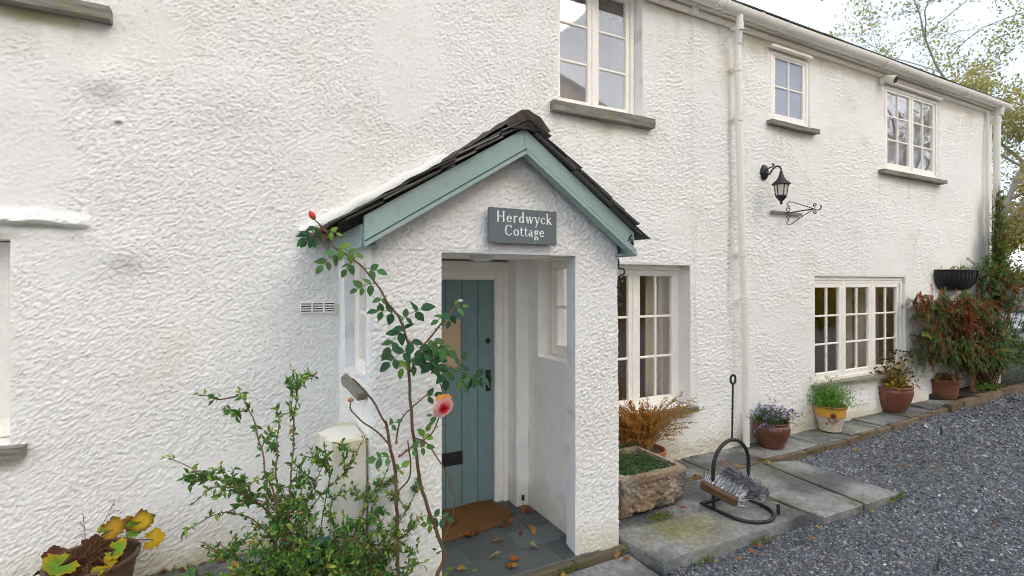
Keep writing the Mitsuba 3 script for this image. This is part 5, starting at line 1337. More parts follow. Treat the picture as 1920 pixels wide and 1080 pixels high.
def twig(p0, d, L_, depth, k_=16):
    d = norm(d); mid = p0 + d * L_ * .5 + r.normal(0, .02, 3) * L_ * 2; tip_ = p0 + d * L_ + np.array([0, 0, r.uniform(-.02, .05)]) * L_ * 3
    p = smooth_path([p0, mid, tip_], 4); ms.add(*tube(p, np.linspace(.0024 if depth else .0034, .0010, len(p)), 4, False), vary((.13, .075, .04), 1, .3, r)[0])
    leafy(p, .1, k_)
    if depth < 1:
        for _ in range(r.integers(1, 4)): twig(p[r.integers(2, len(p) - 1)], norm(d + rand_unit(1, r)[0] * .9 + [0, -.05, .15]), L_ * r.uniform(.35, .6), depth + 1, 10)
mains = []
for n_, tr in enumerate(trace):
    off = r.uniform(-.10, .06); pts = [np.array([x, YS + off * k_ / len(tr), z]) for k_, (x, z) in enumerate(tr)]
    if n_ != 9: pts = [base + r.normal(0, .06, 3) * [1.4, 1, 0], (base * .4 + pts[0] * .6)] + pts
    p = smooth_path(pts, 5); p = p + (nz(p, 13, 3)[:, None] - .5) * .02; mains.append((p, n_))
for _ in range(46):
    a_ = r.uniform(-1, 1); tip_ = base + np.array([a_ * .50 - .02, r.uniform(-.20, .16), r.uniform(.30, .76) * (1.1 - .40 * abs(a_))])
    p = smooth_path([base + r.normal(0, .07, 3) * [1.8, 1, 0], (base + tip_) / 2 + r.normal(0, .05, 3) + [0, 0, .05], tip_], 6); mains.append((p, 99))
for p, n_ in mains:
    thick = .0065 if n_ < 3 else .0045
    cc_ = np.array([.20, .115, .065]) if n_ in (0, 1, 2) else vary((.12, .075, .045), 1, .3, r)[0]
    v, f = tube(p, np.linspace(thick, .0018, len(p)), 6, False); ms.add(v, f, cc_)
    dens = 44 if n_ < 99 else 36
    leafy(p, .52 if n_ < 3 else .35, 16 if n_ == 9 else dens)
    zs_ = p[:, 2]
    for i_ in range(3, len(p) - 2):
        if r.random() < (.38 if n_ < 99 else .40) and zs_[i_] > .15:
            if n_ == 9 or (n_ < 3 and zs_[i_] > .80 and r.random() < .45): continue
            dirv = norm(np.array([r.normal(0, .9), r.normal(0, .5), r.uniform(-.1, .7)])); twig(p[i_], dirv, r.uniform(.07, .17), 0, 14)
n = 600; P = base + np.c_[r.normal(-.02, .27, n), r.normal(0, .13, n), r.uniform(.02, .46, n)]
leaves(mf, P, rand_unit(n, r), norm(rand_unit(n, r) + [0, -.4, .6]), r.uniform(.022, .042, n), .016, np.where((nz(P, 9, 2) > .6)[:, None], vary((.20, .33, .055), n, .4, r), vary((.08, .19, .05), n, .4, r)))
add(ms, 'm_satin', 'stems', SH, smooth=True, kind='stuff'); add(mf, 'm_leaf', 'foliage', SH, kind='stuff')
HO = thing('green_hose', 'teal green hose end hidden low in the evergreen shrub', 'hose')
add(tube(smooth_path([(.12, -1.0, .02), (.20, -1.12, .34), (.24, -1.12, .43), (.30, -1.08, .47), (.36, -1.0, .44)], 6), .022, 12), 'm_satin', 'tube', HO, smooth=50, color=np.array([.02, .16, .12]))
FG = thing('low_fern', 'low light green leafy clump at the foot of the rose', 'plant')
mf2 = MB(); n = 420; P = np.array([.72, -1.27, .02]) + np.c_[r.normal(0, .12, n), r.normal(0, .07, n), np.abs(r.normal(0, .10, n))]
leaves(mf2, P, norm(rand_unit(n, r) + [0, 0, .6]), norm(rand_unit(n, r) + [0, -.3, .8]), r.uniform(.03, .055, n), .022, vary((.12, .22, .04), n, .4, r)); add(mf2, 'm_leaf', 'foliage', FG, kind='stuff')

# ------------------------------------------------------------------ planting bed at the corner
add(flag([(8.3, .05), (12.6, .3), (12.6, -.24), (8.95, -.28)], .0, .15, c=.03, jag=.03, seed=8, step=.1), 'm_rough', 'planting_bed', color=np.array([.035, .028, .022]))
structure('planting_bed', 'dark soil bed at the corner of the cottage')
r = np.random.default_rng(63)
COTO = thing('wall_shrub', 'rust red and green fishbone shrub spreading over the wall at the corner', 'shrub')
ms, mf, mr = MB(), MB(), MB(); root = np.array([9.75, -.16, .12])
for n_ in range(165):
    tx = r.uniform(7.72, 10.75) if r.random() < .7 else r.uniform(7.72, 8.7); tz = r.uniform(.38, 1.50) if tx < 9.5 else r.uniform(.4, 2.05)
    if (tx < 8.0 and tz < .9 and r.random() < .5) or (tx < 9.25 and tz < .62): continue
    ty = -.08 - r.uniform(0, .42) * (1 - .4 * abs(tz - 1) / .7) * (.55 if tx < 8.4 else 1)
    tip_ = np.array([tx, ty, tz]); mid = root * .45 + tip_ * .55 + [0, -.05, .25 * r.uniform(.3, 1)]
    p = smooth_path([root + r.normal(0, .05, 3), mid, tip_ * .85 + mid * .15 + [0, 0, .06], tip_], 6)
    ms.add(*tube(p, np.linspace(.007, .002, len(p)), 4, False), vary((.10, .055, .035), 1, .3, r)[0])
    warm = fb(np.array([[tx * .8, 0, tz * 1.2]]), 2.2, 2, 9)[0] + .12 * (tz > 1.15) + (.06 if tx < 8.9 else -.05) - (.12 if tz < .8 else 0)
    L_ = np.linalg.norm(tip_ - root)
    for sp in range(int(7 + L_ * 5)):
        t = r.uniform(.25, 1); i0 = min(int(t * (len(p) - 1)), len(p) - 2); o = p[i0]; tg_ = norm(p[i0 + 1] - p[i0])
        sd = norm(tg_ * .7 + norm(np.array([r.normal(0, .8), r.normal(-.2, .35), r.normal(-.05, .8)])))
        ln = r.uniform(.10, .24); q = smooth_path([o, o + sd * ln * .5 + [0, -.01, .01], o + sd * ln + [0, -.01, -.03]], 3)
        ms.add(*tube(q, .0013, 3, False), np.array([.09, .05, .03]))
        k_ = 20; tt_ = np.linspace(.08, 1, k_); qq = np.array([np.interp(tt_, np.linspace(0, 1, len(q)), q[:, a_]) for a_ in range(3)]).T
        side = norm(np.cross(sd, [0, -1, .2])); sg = np.where(np.arange(k_) % 2, 1, -1)[:, None]
        red = warm + r.normal(0, .10) > .64
        col = vary((.11, .175, .06), k_, .5, r)
        if red: col = vary((.27, .075, .03) if r.random() < .5 else (.19, .10, .045), k_, .4, r)
        elif r.random() < .07: col = vary((.28, .28, .05), k_, .3, r)
        leaves(mf, qq, norm(side * sg + sd * .45), norm(np.array([[0, -.7, .7]]) + r.normal(0, .3, (k_, 3))), r.uniform(.026, .044, k_), .017, col)
# climber up the corner drainpipe
for n_ in range(95):
    t = r.uniform(0, 1) ** .8; zt = 1.5 + 1.75 * t; w_ = .38 * (1 - t) ** .8 + .06
    tip_ = np.array([10.12 + r.normal(0, w_ * .5) - .10 * (1 - t), -.14 - r.uniform(0, .18) * (1 - t * .6), zt])
    p = smooth_path([root + [.3, .02, .6], np.array([10.15, -.12, 1.2]), np.array([10.15 + r.normal(0, .08), -.14, (zt + 1.2) / 2]), tip_], 6)
    ms.add(*tube(p, np.linspace(.005, .0015, len(p)), 4, False), np.array([.10, .06, .04]))
    for sp in range(15):
        tt = r.uniform(.5, 1); o = p[min(int(tt * (len(p) - 1)), len(p) - 2)]; sd = norm(np.array([r.normal(-.25, .8), r.normal(-.4, .4), r.normal(.2, .6)])); ln = r.uniform(.08, .2) * (1.2 - .6 * t); k_ = 15
        qq = o + sd * np.linspace(.1, 1, k_)[:, None] * ln; side = norm(np.cross(sd, [0, -1, .2])); sg = np.where(np.arange(k_) % 2, 1, -1)[:, None]
        col = vary((.11, .18, .05), k_, .45, r); u_ = r.random()
        if u_ < .13 and zt > 1.8: col = vary((.24, .24, .045), k_, .3, r)
        elif u_ < .24: col = vary((.17, .09, .035), k_, .35, r)
        leaves(mf, qq, norm(side * sg + sd * .5), norm(np.array([[0, -.7, .7]]) + r.normal(0, .3, (k_, 3))), r.uniform(.022, .036, k_), .014, col)
add(ms, 'm_satin', 'stems', COTO, kind='stuff'); add(mf, 'm_leaf', 'foliage', COTO, kind='stuff')
# wall planter
WP = thing('wall_planter', 'black half round slatted planter hung high on the wall above the rusty shrub', 'planter')
hx, hy0 = 9.02, -.012
def hpt(a_, rr_, z): return (hx + rr_ * 1.0 * math.cos(a_), hy0 - rr_ * .62 * math.sin(a_), z)
A_ = np.linspace(0, np.pi, 25); add(tube([hpt(a_, .45, 1.875) for a_ in A_], .012, 6), 'm_black', 'rim', WP)
for a_ in np.linspace(.04, np.pi - .04, 19):
    p = smooth_path([hpt(a_, .445, 1.87), hpt(a_, .42, 1.74), hpt(a_, .34, 1.63), hpt(a_, .20, 1.59)], 3); n_ = len(p); s_ = norm(np.cross(norm(np.gradient(p, axis=0)), np.array([math.cos(a_), -math.sin(a_), 0])))
    V = np.vstack([p - s_ * .022, p + s_ * .022]); i_ = np.arange(n_ - 1); add((V, np.c_[i_, i_ + 1, i_ + 1 + n_, i_ + n_]), 'm_black', 'slat', WP)
lin = [[hpt(a_, rr_, z) for a_ in A_] for rr_, z in ((.435, 1.87), (.41, 1.74), (.33, 1.635), (.18, 1.595), (.001, 1.59))]; n_ = 25; V = np.array(lin).reshape(-1, 3)
i_, j_ = np.meshgrid(np.arange(4), np.arange(24), indexing='ij'); b0 = (i_ * n_ + j_).ravel(); add((V, np.c_[b0, b0 + n_, b0 + n_ + 1, b0 + 1]), 'm_satin', 'liner', WP, smooth=True, color=np.array([.02, .022, .03]))
sv_ = np.array([hpt(a_, .43, 1.84) for a_ in A_]); add((np.vstack([sv_, [[hx, hy0, 1.85]]]), np.array([[q, q + 1, 25] for q in range(24)])), 'm_rough', 'soil', WP, color=np.array([.05, .04, .03]))
mf = MB(); n = 90; P = np.array([hx, -.15, 1.86]) + np.c_[r.normal(0, .18, n), r.normal(0, .06, n), np.abs(r.normal(0, .03, n))]
WG = thing('planter_greens', 'few yellow green shoots on top of the black wall planter', 'plant')
leaves(mf, P, norm(rand_unit(n, r) + [0, 0, .6]), rand_unit(n, r), .045, .018, vary((.22, .22, .05), n, .4, r)); add(mf, 'm_leaf', 'foliage', WG, kind='stuff')
# dried hydrangea in front of the shrub
HY = thing('dried_hydrangea', 'dry brown stalks with a faded flower head in front of the rusty shrub', 'plant')
ms, mf = MB(), MB(); hb = np.array([9.15, -.22, .15]); tips = [hb + np.array([-.28 + r.normal(0, .10), r.normal(-.05, .05), r.uniform(.45, .72)]) for _ in range(7)]; stalks(ms, hb, tips, .005, .003, (.28, .17, .09))
for t_ in tips[:4]:
    n = 120; leaves(mf, t_ + r.normal(0, .05, (n, 3)) * [1, 1, .6], rand_unit(n, r), rand_unit(n, r), .025, .02, vary((.34, .24, .14), n, .35, r))
add(ms, 'm_rough', 'stalks', HY, kind='stuff'); add(mf, 'm_leaf', 'flower_heads', HY, kind='stuff')
# low green plant and grey lavender at the bed's edge
LG = thing('low_green_plant', 'small fresh green plant on the dark soil of the bed', 'plant')
mf = MB(); n = 170; P = np.array([9.55, -.24, .17]) + np.c_[r.normal(0, .12, n), r.normal(0, .05, n), np.abs(r.normal(0, .035, n))]
leaves(mf, P, norm(rand_unit(n, r) + [0, 0, .5]), norm(rand_unit(n, r) + [0, 0, 1]), r.uniform(.04, .07, n), .035, vary((.15, .26, .05), n, .3, r)); add(mf, 'm_leaf', 'foliage', LG, kind='stuff')
LV = thing('grey_lavender', 'grey green feathery lavender clump at the right end of the bed', 'plant')
mf = MB(); n = 3400; c0 = np.array([10.75, -.24, .15]); D = norm(np.c_[r.normal(0, .6, n), r.normal(0, .5, n), np.abs(r.normal(.6, .4, n))]); P = c0 + np.c_[r.normal(0, .18, n), r.normal(0, .06, n), np.zeros(n)] + D * r.uniform(.05, .42, n)[:, None]
leaves(mf, P, norm(D + rand_unit(n, r) * .4), rand_unit(n, r), r.uniform(.03, .06, n), .006, vary((.17, .205, .16), n, .35, r)); add(mf, 'm_leaf', 'foliage', LV, kind='stuff')

# ------------------------------------------------------------------ fallen leaves
kinds = []
for sd, (L_, W_, cols) in enumerate([(.075, .045, (.36, .13, .045)), (.06, .042, (.40, .22, .08)), (.085, .04, (.42, .36, .17)), (.055, .045, (.22, .085, .04)), (.05, .035, (.45, .30, .06))]):
    v, f = big_leaf(L_, W_, curl=.25 + .1 * sd % .3, fold=.30); v = v - [L_ / 2, 0, 0]; v += (nz(v, 60, sd)[:, None] - .5) * [0, 0, .012]; v[:, 2] -= v[:, 2].min()
    kinds.append(mikit.ply((v, f), 'm_leaf', smooth=True, color=np.clip(np.array(cols) * (.7 + .6 * fb(v, 60, 2, sd))[:, None], 0, 1)))
KN = ['rust brown', 'tan brown', 'pale straw', 'dark red brown', 'yellow']
r = np.random.default_rng(404)
MARKS = {'porch': [((1.30, -.40), 'at the near edge of the coir mat'), ((1.74, -.40), 'at the right corner of the coir mat'), ((1.86, -.32), 'in the corner by the door nib'), ((1.88, -.75), 'against the right wall of the porch'), ((1.62, -.85), 'beside the right jamb of the doorway'), ((1.42, -.92), 'close to the doorstep edge'), ((1.14, -.82), 'by the left jamb of the doorway'), ((1.50, -.63), 'in mid floor')],
         'drive': [((6.3, -.5), 'right of the yellow pot'), ((5.5, -.5), 'in front of the yellow pot'), ((4.85, -.55), 'in front of the purple flowers'), ((4.9, -.82), 'beyond the far flagstone'), ((3.93, -1.43), 'at the near end of the middle flagstone'), ((4.3, -1.48), 'at the near right flagstone'), ((5.5, -1.09), 'right of the flagstones'), ((7.2, -.5), 'in front of the seed head pot'), ((7.75, -.91), 'far out near the planting bed'),
                   ((3.06, -1.7), 'nearest the bottom of the picture'), ((4.76, -1.97), 'far out on the right'), ((3.2, -1.4), 'before the thick slab'), ((2.6, -1.42), 'left of the thick slab'), ((3.6, -1.42), 'right of the thick slab')],
         'flags': [((4.34, -.45), 'by the head of the flagstone joint'), ((3.34, -.49), 'behind the boot scraper'), ((3.66, -.79), 'right of the boot scraper'), ((2.70, -.875), 'under the front of the trough'), ((3.92, -.36), 'left of the purple flowers')],
         'foot': [((-.12, -.06), 'nearest the evergreen shrub'), ((-.32, -.05), 'midway to the shrub'), ((-.42, -.03), 'nearest the leaf pot')], 'low': [((2.17, -1.01), 'against the thick slab'), ((1.67, -1.10), 'before the doorway'), ((1.9, -1.3), 'in the middle of the low slab')], 'mat': [((1.52, -.32), 'at the middle of the mat'), ((1.30, -.30), 'at the left of the mat')]}
def fallen(pts, zfn, where, group, kd, marks):
    for n_, (x, y) in enumerate(pts):
        q = kd[n_ % len(kd)]; m_ = min(MARKS[marks], key=lambda t_: math.hypot(t_[0][0] - x, t_[0][1] - y))[1]
        k = thing('fallen_leaf', f'{KN[q]} leaf {where} {m_}', 'leaf', f'{KN[q]} {group} {m_}')
        scene[k] = {**kinds[q], 'to_world': T().translate([x, y, zfn(x, y)]).rotate([0, 0, 1], float(r.uniform(0, 360))).rotate([1, 0, 0], float(r.normal(0, 14))).rotate([0, 1, 0], float(r.normal(0, 12))).scale(float(r.uniform(.7, 1.1)) * (.72 if marks == 'drive' else 1))}
fallen([(1.34, -.48), (1.31, -.46), (1.38, -.45), (1.40, -.43), (1.45, -.62), (1.49, -.63), (1.65, -.60), (1.62, -.46), (1.58, -.45), (1.76, -.55), (1.74, -.62), (1.36, -.80), (1.46, -.87), (1.40, -.92), (1.43, -.94), (1.14, -.82), (1.87, -.76), (1.86, -.34), (1.84, -.30), (1.66, -.43), (1.85, -.52), (1.63, -.80)], lambda x, y: .006, 'on the tiles', 'leaves', [0, 0, 3, 0, 1, 1, 3, 0, 3, 1, 1, 2, 0, 0, 1, 4, 3, 3, 0, 0, 2, 2], 'porch')
fallen([(1.52, -.32), (1.30, -.30)], lambda x, y: .028, 'on the coir', 'leaves', [4, 3], 'mat')
fallen([(2.17, -1.01), (2.12, -1.12), (1.67, -1.10), (2.10, -1.06), (1.9, -1.3)], lambda x, y: -.038, 'on the low slab', 'leaves', [1, 0, 4, 1, 3], 'low')
fallen([(6.64, -.48), (4.94, -.5), (4.92, -.82), (3.93, -1.43), (4.21, -1.46), (4.32, -1.5), (5.59, -.59), (5.7, -.65), (7.75, -.91), (3.06, -1.7), (4.76, -1.97), (3.2, -1.39), (3.14, -1.40), (3.0, -1.39), (2.6, -1.40), (5.44, -.50), (6.27, -.52), (7.25, -.46), (2.9, -1.42), (5.5, -1.09), (3.6, -1.42), (4.8, -.55), (4.85, -.6), (6.0, -.56), (6.9, -.52), (3.4, -1.5), (2.75, -1.44)], lambda x, y: float(gz(x)) + .012, 'on the gravel', 'leaves', [1, 4, 0, 1, 4, 4, 1, 3, 3, 1, 3, 4, 4, 0, 4, 1, 4, 1, 0, 1, 4, 1, 4], 'drive')
fallen([(4.34, -.41), (4.33, -.50), (3.34, -.49), (3.66, -.79), (2.70, -.875), (2.86, -.87), (3.92, -.36), (3.45, -.44), (4.0, -.42)], lambda x, y: .03 if x < 3 else .014, 'on the slate', 'leaves', [0, 4, 1, 2, 1, 0, 0, 1, 4], 'flags')
fallen([(-.12, -.06), (-.32, -.05), (-.42, -.03)], lambda x, y: .004, 'at the foot of the wall', 'leaves', [0, 3, 3], 'foot')


twins = {}
for k, d_ in labels.items():
    if k.startswith('fallen_leaf'): twins.setdefault(d_['label'], []).append(k)
for text, ks in twins.items():
    if len(ks) > 1:
        ks.sort(key=lambda k_: (lambda m_: ((m_[0, 3] * math.cos(YAW) - (m_[1, 3] - EYE[1]) * math.sin(YAW)) / (m_[0, 3] * math.sin(YAW) + (m_[1, 3] - EYE[1]) * math.cos(YAW))))(np.array(scene[k_]['to_world'].matrix)))
        for k_, w_ in zip(ks, {2: ('left one', 'right one'), 3: ('leftmost', 'middle one', 'rightmost')}.get(len(ks), [f'{q + 1} from left' for q in range(len(ks))])): labels[k_] = {**labels[k_], 'label': f'{text}, {w_}'}

# ------------------------------------------------------------------ trees, hedge, car and the neighbouring barn
def tree(name, label, base, h, spread, n_leaf, leaf, cols, seed, lean=(0, 0), clear=.25, trunk_r=.16, bark=(.20, .17, .14), order=3, droop=.1):
    rr = np.random.default_rng(seed); k = thing(name, label, 'tree'); mt, mc = MB(), MB(); tips = []
    base = np.array(base, float)
    def grow(p0, d, L_, rad_, depth):
        steps = 5; pts = [p0]; d = norm(d)
        for _ in range(steps):
            d = norm(d + rr.normal(0, .13, 3) + [0, 0, .06 if depth < 2 else -droop]); pts.append(pts[-1] + d * L_ / steps)
        pts = np.array(pts); mt.add(*tube(pts, np.linspace(rad_, rad_ * .55, len(pts)), 7 if depth == 0 else 5 if depth < 2 else 3, False), np.array(bark) * rr.uniform(.7, 1.2))
        if depth >= order: tips.append(pts); return
        nb_ = (7, 5, 5, 4)[min(depth, 3)]
        for b_ in range(nb_):
            t = rr.uniform(clear if depth == 0 else .3, 1.0); o = pts[min(int(t * steps), steps - 1)] * (1 - (t * steps) % 1) + pts[min(int(t * steps) + 1, steps)] * ((t * steps) % 1)
            a_ = rr.uniform(0, 2 * np.pi); out = np.array([math.cos(a_), math.sin(a_), rr.uniform(.1, .75)])
            grow(o, norm(d * .45 + out * spread), L_ * rr.uniform(.42, .66), rad_ * rr.uniform(.35, .5), depth + 1)
        grow(pts[-1], d, L_ * .55, rad_ * .5, depth + 1)
    grow(base, np.array([lean[0], lean[1], 1.0]), h * .55, trunk_r, 0)
    per = max(1, n_leaf // len(tips)); P, D = [], []
    for p in tips:
        t = rr.uniform(0, 1, per); i0 = np.minimum((t * (len(p) - 1)).astype(int), len(p) - 2); P.append(p[i0] + rr.normal(0, .09 + .03 * h / 10, (per, 3))); D.append(norm(p[i0 + 1] - p[i0] + rand_unit(per, rr) * .9 + [0, 0, -.4]))
    P, D = np.vstack(P), np.vstack(D); n = len(P); tone = fb(P, .9, 2, seed)
    ci = np.clip((tone * 1.6 - .3) * len(cols) + rr.normal(0, .5, n), 0, len(cols) - 1).astype(int); col = np.array(cols)[ci] * rr.uniform(.65, 1.3, (n, 1))
    leaves(mc, P, D, rand_unit(n, rr), rr.uniform(.8, 1.2, n) * leaf, rr.uniform(.8, 1.2, n) * leaf * .62, np.clip(col, 0, 1))
    add(mt, 'm_rough', 'trunk', k, smooth=True); add(mc, 'm_treeleaf', 'crown', k, kind='stuff'); return k


tree('birch_tree', 'tall sparse birch with yellow green leaves rising behind the cottage roof', (18.6, 3.9, 0), 14.5, 1.0, 44000, .085, [(.36, .37, .15), (.44, .43, .16), (.48, .40, .14)], 3, lean=(-.04, .03), clear=.2, trunk_r=.095, bark=(.40, .37, .33), order=4, droop=.12)
tree('maple_tree', 'orange yellow autumn tree low behind the corner drainpipe', (23.5, 4.2, 0), 6.2, 1.1, 14000, .12, [(.40, .22, .03), (.45, .31, .04), (.24, .26, .05), (.35, .14, .03)], 11, trunk_r=.14, clear=.12, order=3)
tree('oak_tree', 'green leafy tree far back at the right edge of the picture', (31, 9.5, 0), 9.0, 1.1, 14000, .16, [(.08, .14, .035), (.16, .20, .04), (.28, .25, .05)], 15, trunk_r=.2, clear=.12, order=3)
tree('birch_tree', 'bare branched birch standing across the drive beyond the right edge', (21.5, -7.5, 0), 9.5, .9, 6000, .07, [(.20, .18, .06), (.30, .22, .05)], 21, trunk_r=.15, order=4)
tree('beech_tree', 'bright yellow green beech across the drive beyond the right edge', (20.5, -8.2, 0), 5.2, 1.2, 22000, .12, [(.26, .40, .04), (.50, .52, .05), (.60, .34, .04)], 25, trunk_r=.2, clear=.02, order=3)
HD = thing('garden_hedge', 'dense dark green hedge closing the garden behind the parked car', 'hedge')
rr = np.random.default_rng(8); mf = MB(); n = 12000; P = np.c_[rr.uniform(16.5, 34, n), np.zeros(n), np.zeros(n)]; P[:, 1] = 5.2 + rr.normal(0, .45, n) + .12 * (P[:, 0] - 16); P[:, 2] = rr.uniform(0, 1, n) ** .7 * (1.75 + .5 * nz(P, .8, 3))
leaves(mf, P, rand_unit(n, rr), rand_unit(n, rr), .13, .09, vary((.06, .10, .03), n, .5, rr)); add(mf, 'm_leaf', 'foliage', HD, kind='stuff')
HD2 = thing('field_hedge', 'long green hedge along the far side of the gravel drive', 'hedge')
mf = MB(); n = 14000; P = np.c_[rr.uniform(10, 30, n), np.zeros(n), np.zeros(n)]; P[:, 1] = -11.5 + rr.normal(0, .5, n); P[:, 2] = rr.uniform(0, 1, n) ** .7 * (1.9 + .6 * nz(P, .8, 3))
leaves(mf, P, rand_unit(n, rr), rand_unit(n, rr), .16, .11, vary((.07, .12, .03), n, .5, rr)); add(mf, 'm_leaf', 'foliage', HD2, kind='stuff')

# hills far off
hx_ = np.linspace(-500, 700, 80); hy_ = np.linspace(150, 520, 16); X, Y = np.meshgrid(hx_, hy_, indexing='ij')
Zh = -1 + 60 * sstep(150, 420, Y) * (.35 + .9 * meshkit.fbm(np.stack([X / 160, Y / 160, 0 * X], -1), 4, 3)); i, j = np.meshgrid(np.arange(79), np.arange(15), indexing='ij'); a = (i * 16 + j).ravel()
HV = np.stack([X, Y, Zh], -1).reshape(-1, 3); add((HV, np.c_[a, a + 16, a + 17, a + 1]), 'm_rough', 'hills', smooth=True, color=np.where((fb(HV, .02, 3) > .5)[:, None], np.array([.10, .12, .05]), np.array([.16, .13, .07])))
structure('hills', 'low wooded hills far behind the garden')

# parked car at the right edge: body, cabin, windows, wheels, lights
CAR = thing('parked_car', 'silver grey car parked beyond the corner, only its front edge in view', 'car')
cx0, cyc, hw = 13.9, .95, .88
def loft(prof_top, prof_bot, hw_top, hw_bot):
    """Body shell: for each station x a rounded section between the lower and upper outline."""
    V = []; t = np.linspace(0, np.pi, 13)
    for (x, zt), (_, zb_), wt in zip(prof_top, prof_bot, hw_top):
        for a_ in t:
            c_, s_ = math.cos(a_), math.sin(a_); yy_ = wt * np.sign(c_) * abs(c_) ** .35; zz_ = zb_ + (zt - zb_) * abs(s_) ** .45; V.append((x, cyc + yy_, zz_))
    V = np.array(V); n_ = 13; m_ = len(prof_top); i_, j_ = np.meshgrid(np.arange(m_ - 1), np.arange(n_ - 1), indexing='ij'); b0 = (i_ * n_ + j_).ravel()
    F = [np.c_[b0, b0 + n_, b0 + n_ + 1, b0 + 1]]; F = np.vstack(F); caps_ = np.array([[0, q, q + 1, q + 1] for q in range(1, n_ - 1)]); return V, np.vstack([F, caps_, caps_ + (m_ - 1) * n_])
gzc = float(gz(14))
st_x = np.array([0, .06, .25, .9, 1.3, 2.2, 3.2, 3.9, 4.15, 4.2]) + cx0
top_z = np.array([.55, .72, .82, .93, .99, 1.0, 1.0, .98, .85, .6]) + gzc; wid = np.array([.72, .8, .86, .88, .88, .88, .88, .86, .8, .72])
b = loft(list(zip(st_x, top_z)), list(zip(st_x, np.full(10, .24 + gzc))), wid, wid); add(b, 'm_glaze', 'body', CAR, smooth=35, color=np.array([.42, .44, .47]))
cs_x = np.array([.95, 1.55, 1.85, 2.6, 3.3, 3.85, 4.0]) + cx0; ct_z = np.array([.96, 1.40, 1.53, 1.58, 1.54, 1.30, .98]) + gzc; cw = np.array([.80, .72, .68, .68, .68, .72, .78])
b = loft(list(zip(cs_x, ct_z)), list(zip(cs_x, np.full(7, .93 + gzc))), cw, cw); add(b, 'm_glaze', 'cabin', CAR, smooth=35, color=np.array([.42, .44, .47]))
for sgn in (-1, 1):
    for (xa, xb) in ((1.45, 2.35), (2.42, 3.45)):
        v = np.array([[cx0 + xa, cyc + sgn * .76, 1.02 + gzc], [cx0 + xb, cyc + sgn * .765, 1.02 + gzc], [cx0 + xb - .05, cyc + sgn * .715, 1.44 + gzc], [cx0 + xa + (.32 if xa < 2 else .03), cyc + sgn * .715, 1.44 + gzc]]); v = np.vstack([v, v + [0, sgn * .006, 0]])
        add((v, np.array([[0, 1, 2, 3], [4, 5, 6, 7], [0, 1, 5, 4], [1, 2, 6, 5], [2, 3, 7, 6], [3, 0, 4, 7]])), 'm_black', 'side_window', CAR)
ws = np.array([[cx0 + 1.0, cyc - .70, 1.0 + gzc], [cx0 + 1.0, cyc + .70, 1.0 + gzc], [cx0 + 1.66, cyc + .6, 1.46 + gzc], [cx0 + 1.66, cyc - .6, 1.46 + gzc]]) + [-.055, 0, .04]; ws = np.vstack([ws, ws + [-.006, 0, .006]])
add((ws, np.array([[0, 1, 2, 3], [4, 5, 6, 7], [0, 1, 5, 4], [1, 2, 6, 5], [2, 3, 7, 6], [3, 0, 4, 7]])), 'm_glaze', 'windscreen', CAR, color=np.array([.10, .11, .13]))
for xw in (.78, 3.35):
    for sgn in (-1, 1):
        q = lathe([(.16, -.10), (.30, -.10), (.32, -.07), (.32, .07), (.30, .10), (.2, .10), (.19, .06), (.001, .06)], 28); wv = np.c_[q[0][:, 0], sgn * q[0][:, 2], q[0][:, 1]] + [cx0 + xw, cyc + sgn * .80, .32 + gzc]
        k = add((wv, q[1]), 'm_black', 'wheel', CAR, smooth=40); q = lathe([(.19, .062), (.17, .085), (.05, .075), (.001, .085)], 20); add((np.c_[q[0][:, 0], sgn * q[0][:, 2], q[0][:, 1]] + [cx0 + xw, cyc + sgn * .80, .32 + gzc], q[1]), 'm_glaze', 'hub_cap', k, smooth=40, color=np.array([.4, .4, .42]))
for sgn in (-1, 1): add(cbox(cx0 + .0, cx0 + .10, cyc + sgn * .62 - .14, cyc + sgn * .62 + .14, .60 + gzc, .74 + gzc, .03), 'm_letter', 'headlight', CAR); add(cbox(cx0 + 1.35, cx0 + 1.47, cyc + sgn * .93 - .09, cyc + sgn * .93 + .09, .98 + gzc, 1.12 + gzc, .03), 'm_black', 'wing_mirror', CAR)
add(cbox(cx0 - .03, cx0 + .05, cyc - .6, cyc + .6, .30 + gzc, .48 + gzc, .03), 'm_black', 'bumper', CAR)

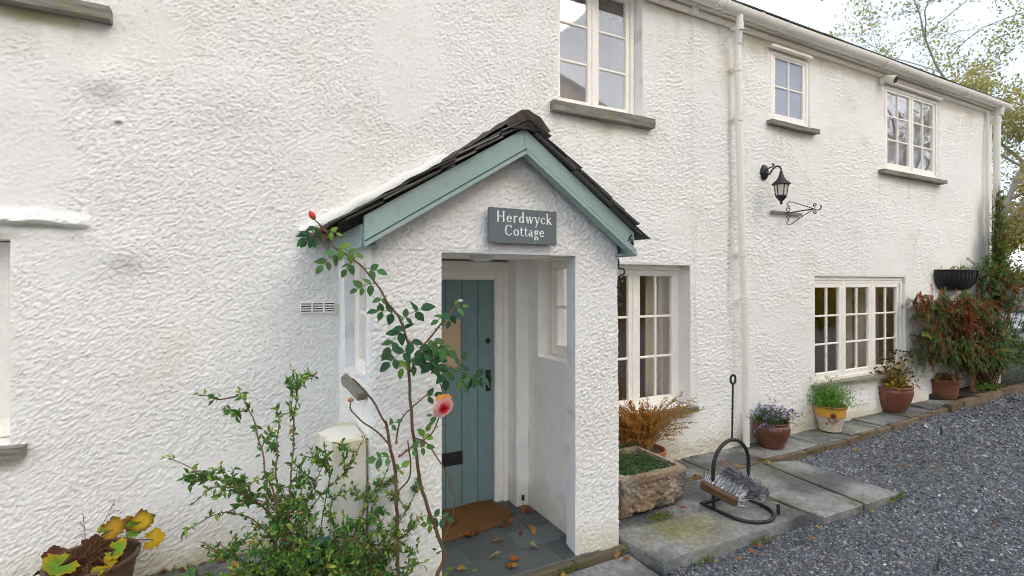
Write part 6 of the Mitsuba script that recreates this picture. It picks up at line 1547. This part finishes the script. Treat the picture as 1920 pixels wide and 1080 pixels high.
HZ = thing('hazel_bush', 'yellow green hazel bush across the drive, out of frame', 'bush')
mf = MB(); n = 9000; D = rand_unit(n, rr); P = np.array([20.2, -8.3, 1.5]) + D * np.array([2.0, 1.3, 1.7]) * (rr.random((n, 1)) ** .33)
leaves(mf, P, rand_unit(n, rr), rand_unit(n, rr), .13, .09, np.where((nz(P, 1.1, 4) > .5)[:, None], vary((.30, .42, .04), n, .5, rr), vary((.50, .42, .05), n, .5, rr))); add(mf, 'm_treeleaf', 'foliage', HZ, kind='stuff')

# barn across the drive, seen only as a reflection in the upper window
BN = thing('sandstone_barn', 'sandstone barn with a slate roof across the drive, out of frame', 'building')
q = prism([(2.4, 0), (12.0, 0), (12.0, 8.0), (7.2, 9.5), (2.4, 8.0)], 0, 6.0); add((np.c_[q[0][:, 0], -17.0 + q[0][:, 2], q[0][:, 1]], q[1]), 'm_sandstone', 'wall', BN)
rbm = MB()
for (xa, za_, xb, zb_) in ((2.1, 7.95, 7.2, 9.54), (12.3, 7.95, 7.2, 9.54)): rbm.add([[xa, -17.2, za_], [xb, -17.2, zb_], [xb, -10.85, zb_], [xa, -10.85, za_], [xa, -17.2, za_ + .1], [xb, -17.2, zb_ + .1], [xb, -10.85, zb_ + .1], [xa, -10.85, za_ + .1]], [[0, 1, 2, 3], [4, 5, 6, 7], [0, 1, 5, 4], [3, 2, 6, 7], [0, 3, 7, 4]])
add(rbm, 'm_slate', 'roof', BN)


WD = thing('moss_tufts', 'small green weeds and moss along the stone edging of the drive', 'weeds')
rr = np.random.default_rng(66); mf = MB()
for (x, y, z, n, sp) in [(2.55, -1.355, -.04, 60, .05), (3.05, -1.37, -.03, 70, .07), (4.62, -1.43, -.03, 90, .07), (4.75, -1.40, -.03, 50, .05), (5.1, -.47, -.01, 60, .08), (6.0, -.45, .02, 60, .1), (3.70, -1.20, -.03, 40, .04), (1.75, -1.06, -.03, 80, .10), (2.1, -1.04, -.03, 60, .05), (2.24, -.75, -.02, 40, .05), (-.2, -.03, .0, 60, .2), (4.4, -.42, 0, 40, .05), (8.2, -.36, .05, 60, .12)]:
    P = np.c_[rr.normal(x, sp, n), rr.normal(y, .012, n), np.full(n, z)]; leaves(mf, P, norm(np.c_[rr.normal(0, .8, (n, 2)), np.ones(n)]), rand_unit(n, rr), rr.uniform(.012, .034, n), .008, vary((.15, .20, .04), n, .5, rr))
add(mf, 'm_leaf', 'foliage', WD, kind='stuff')
labels[WD]['kind'] = 'stuff'
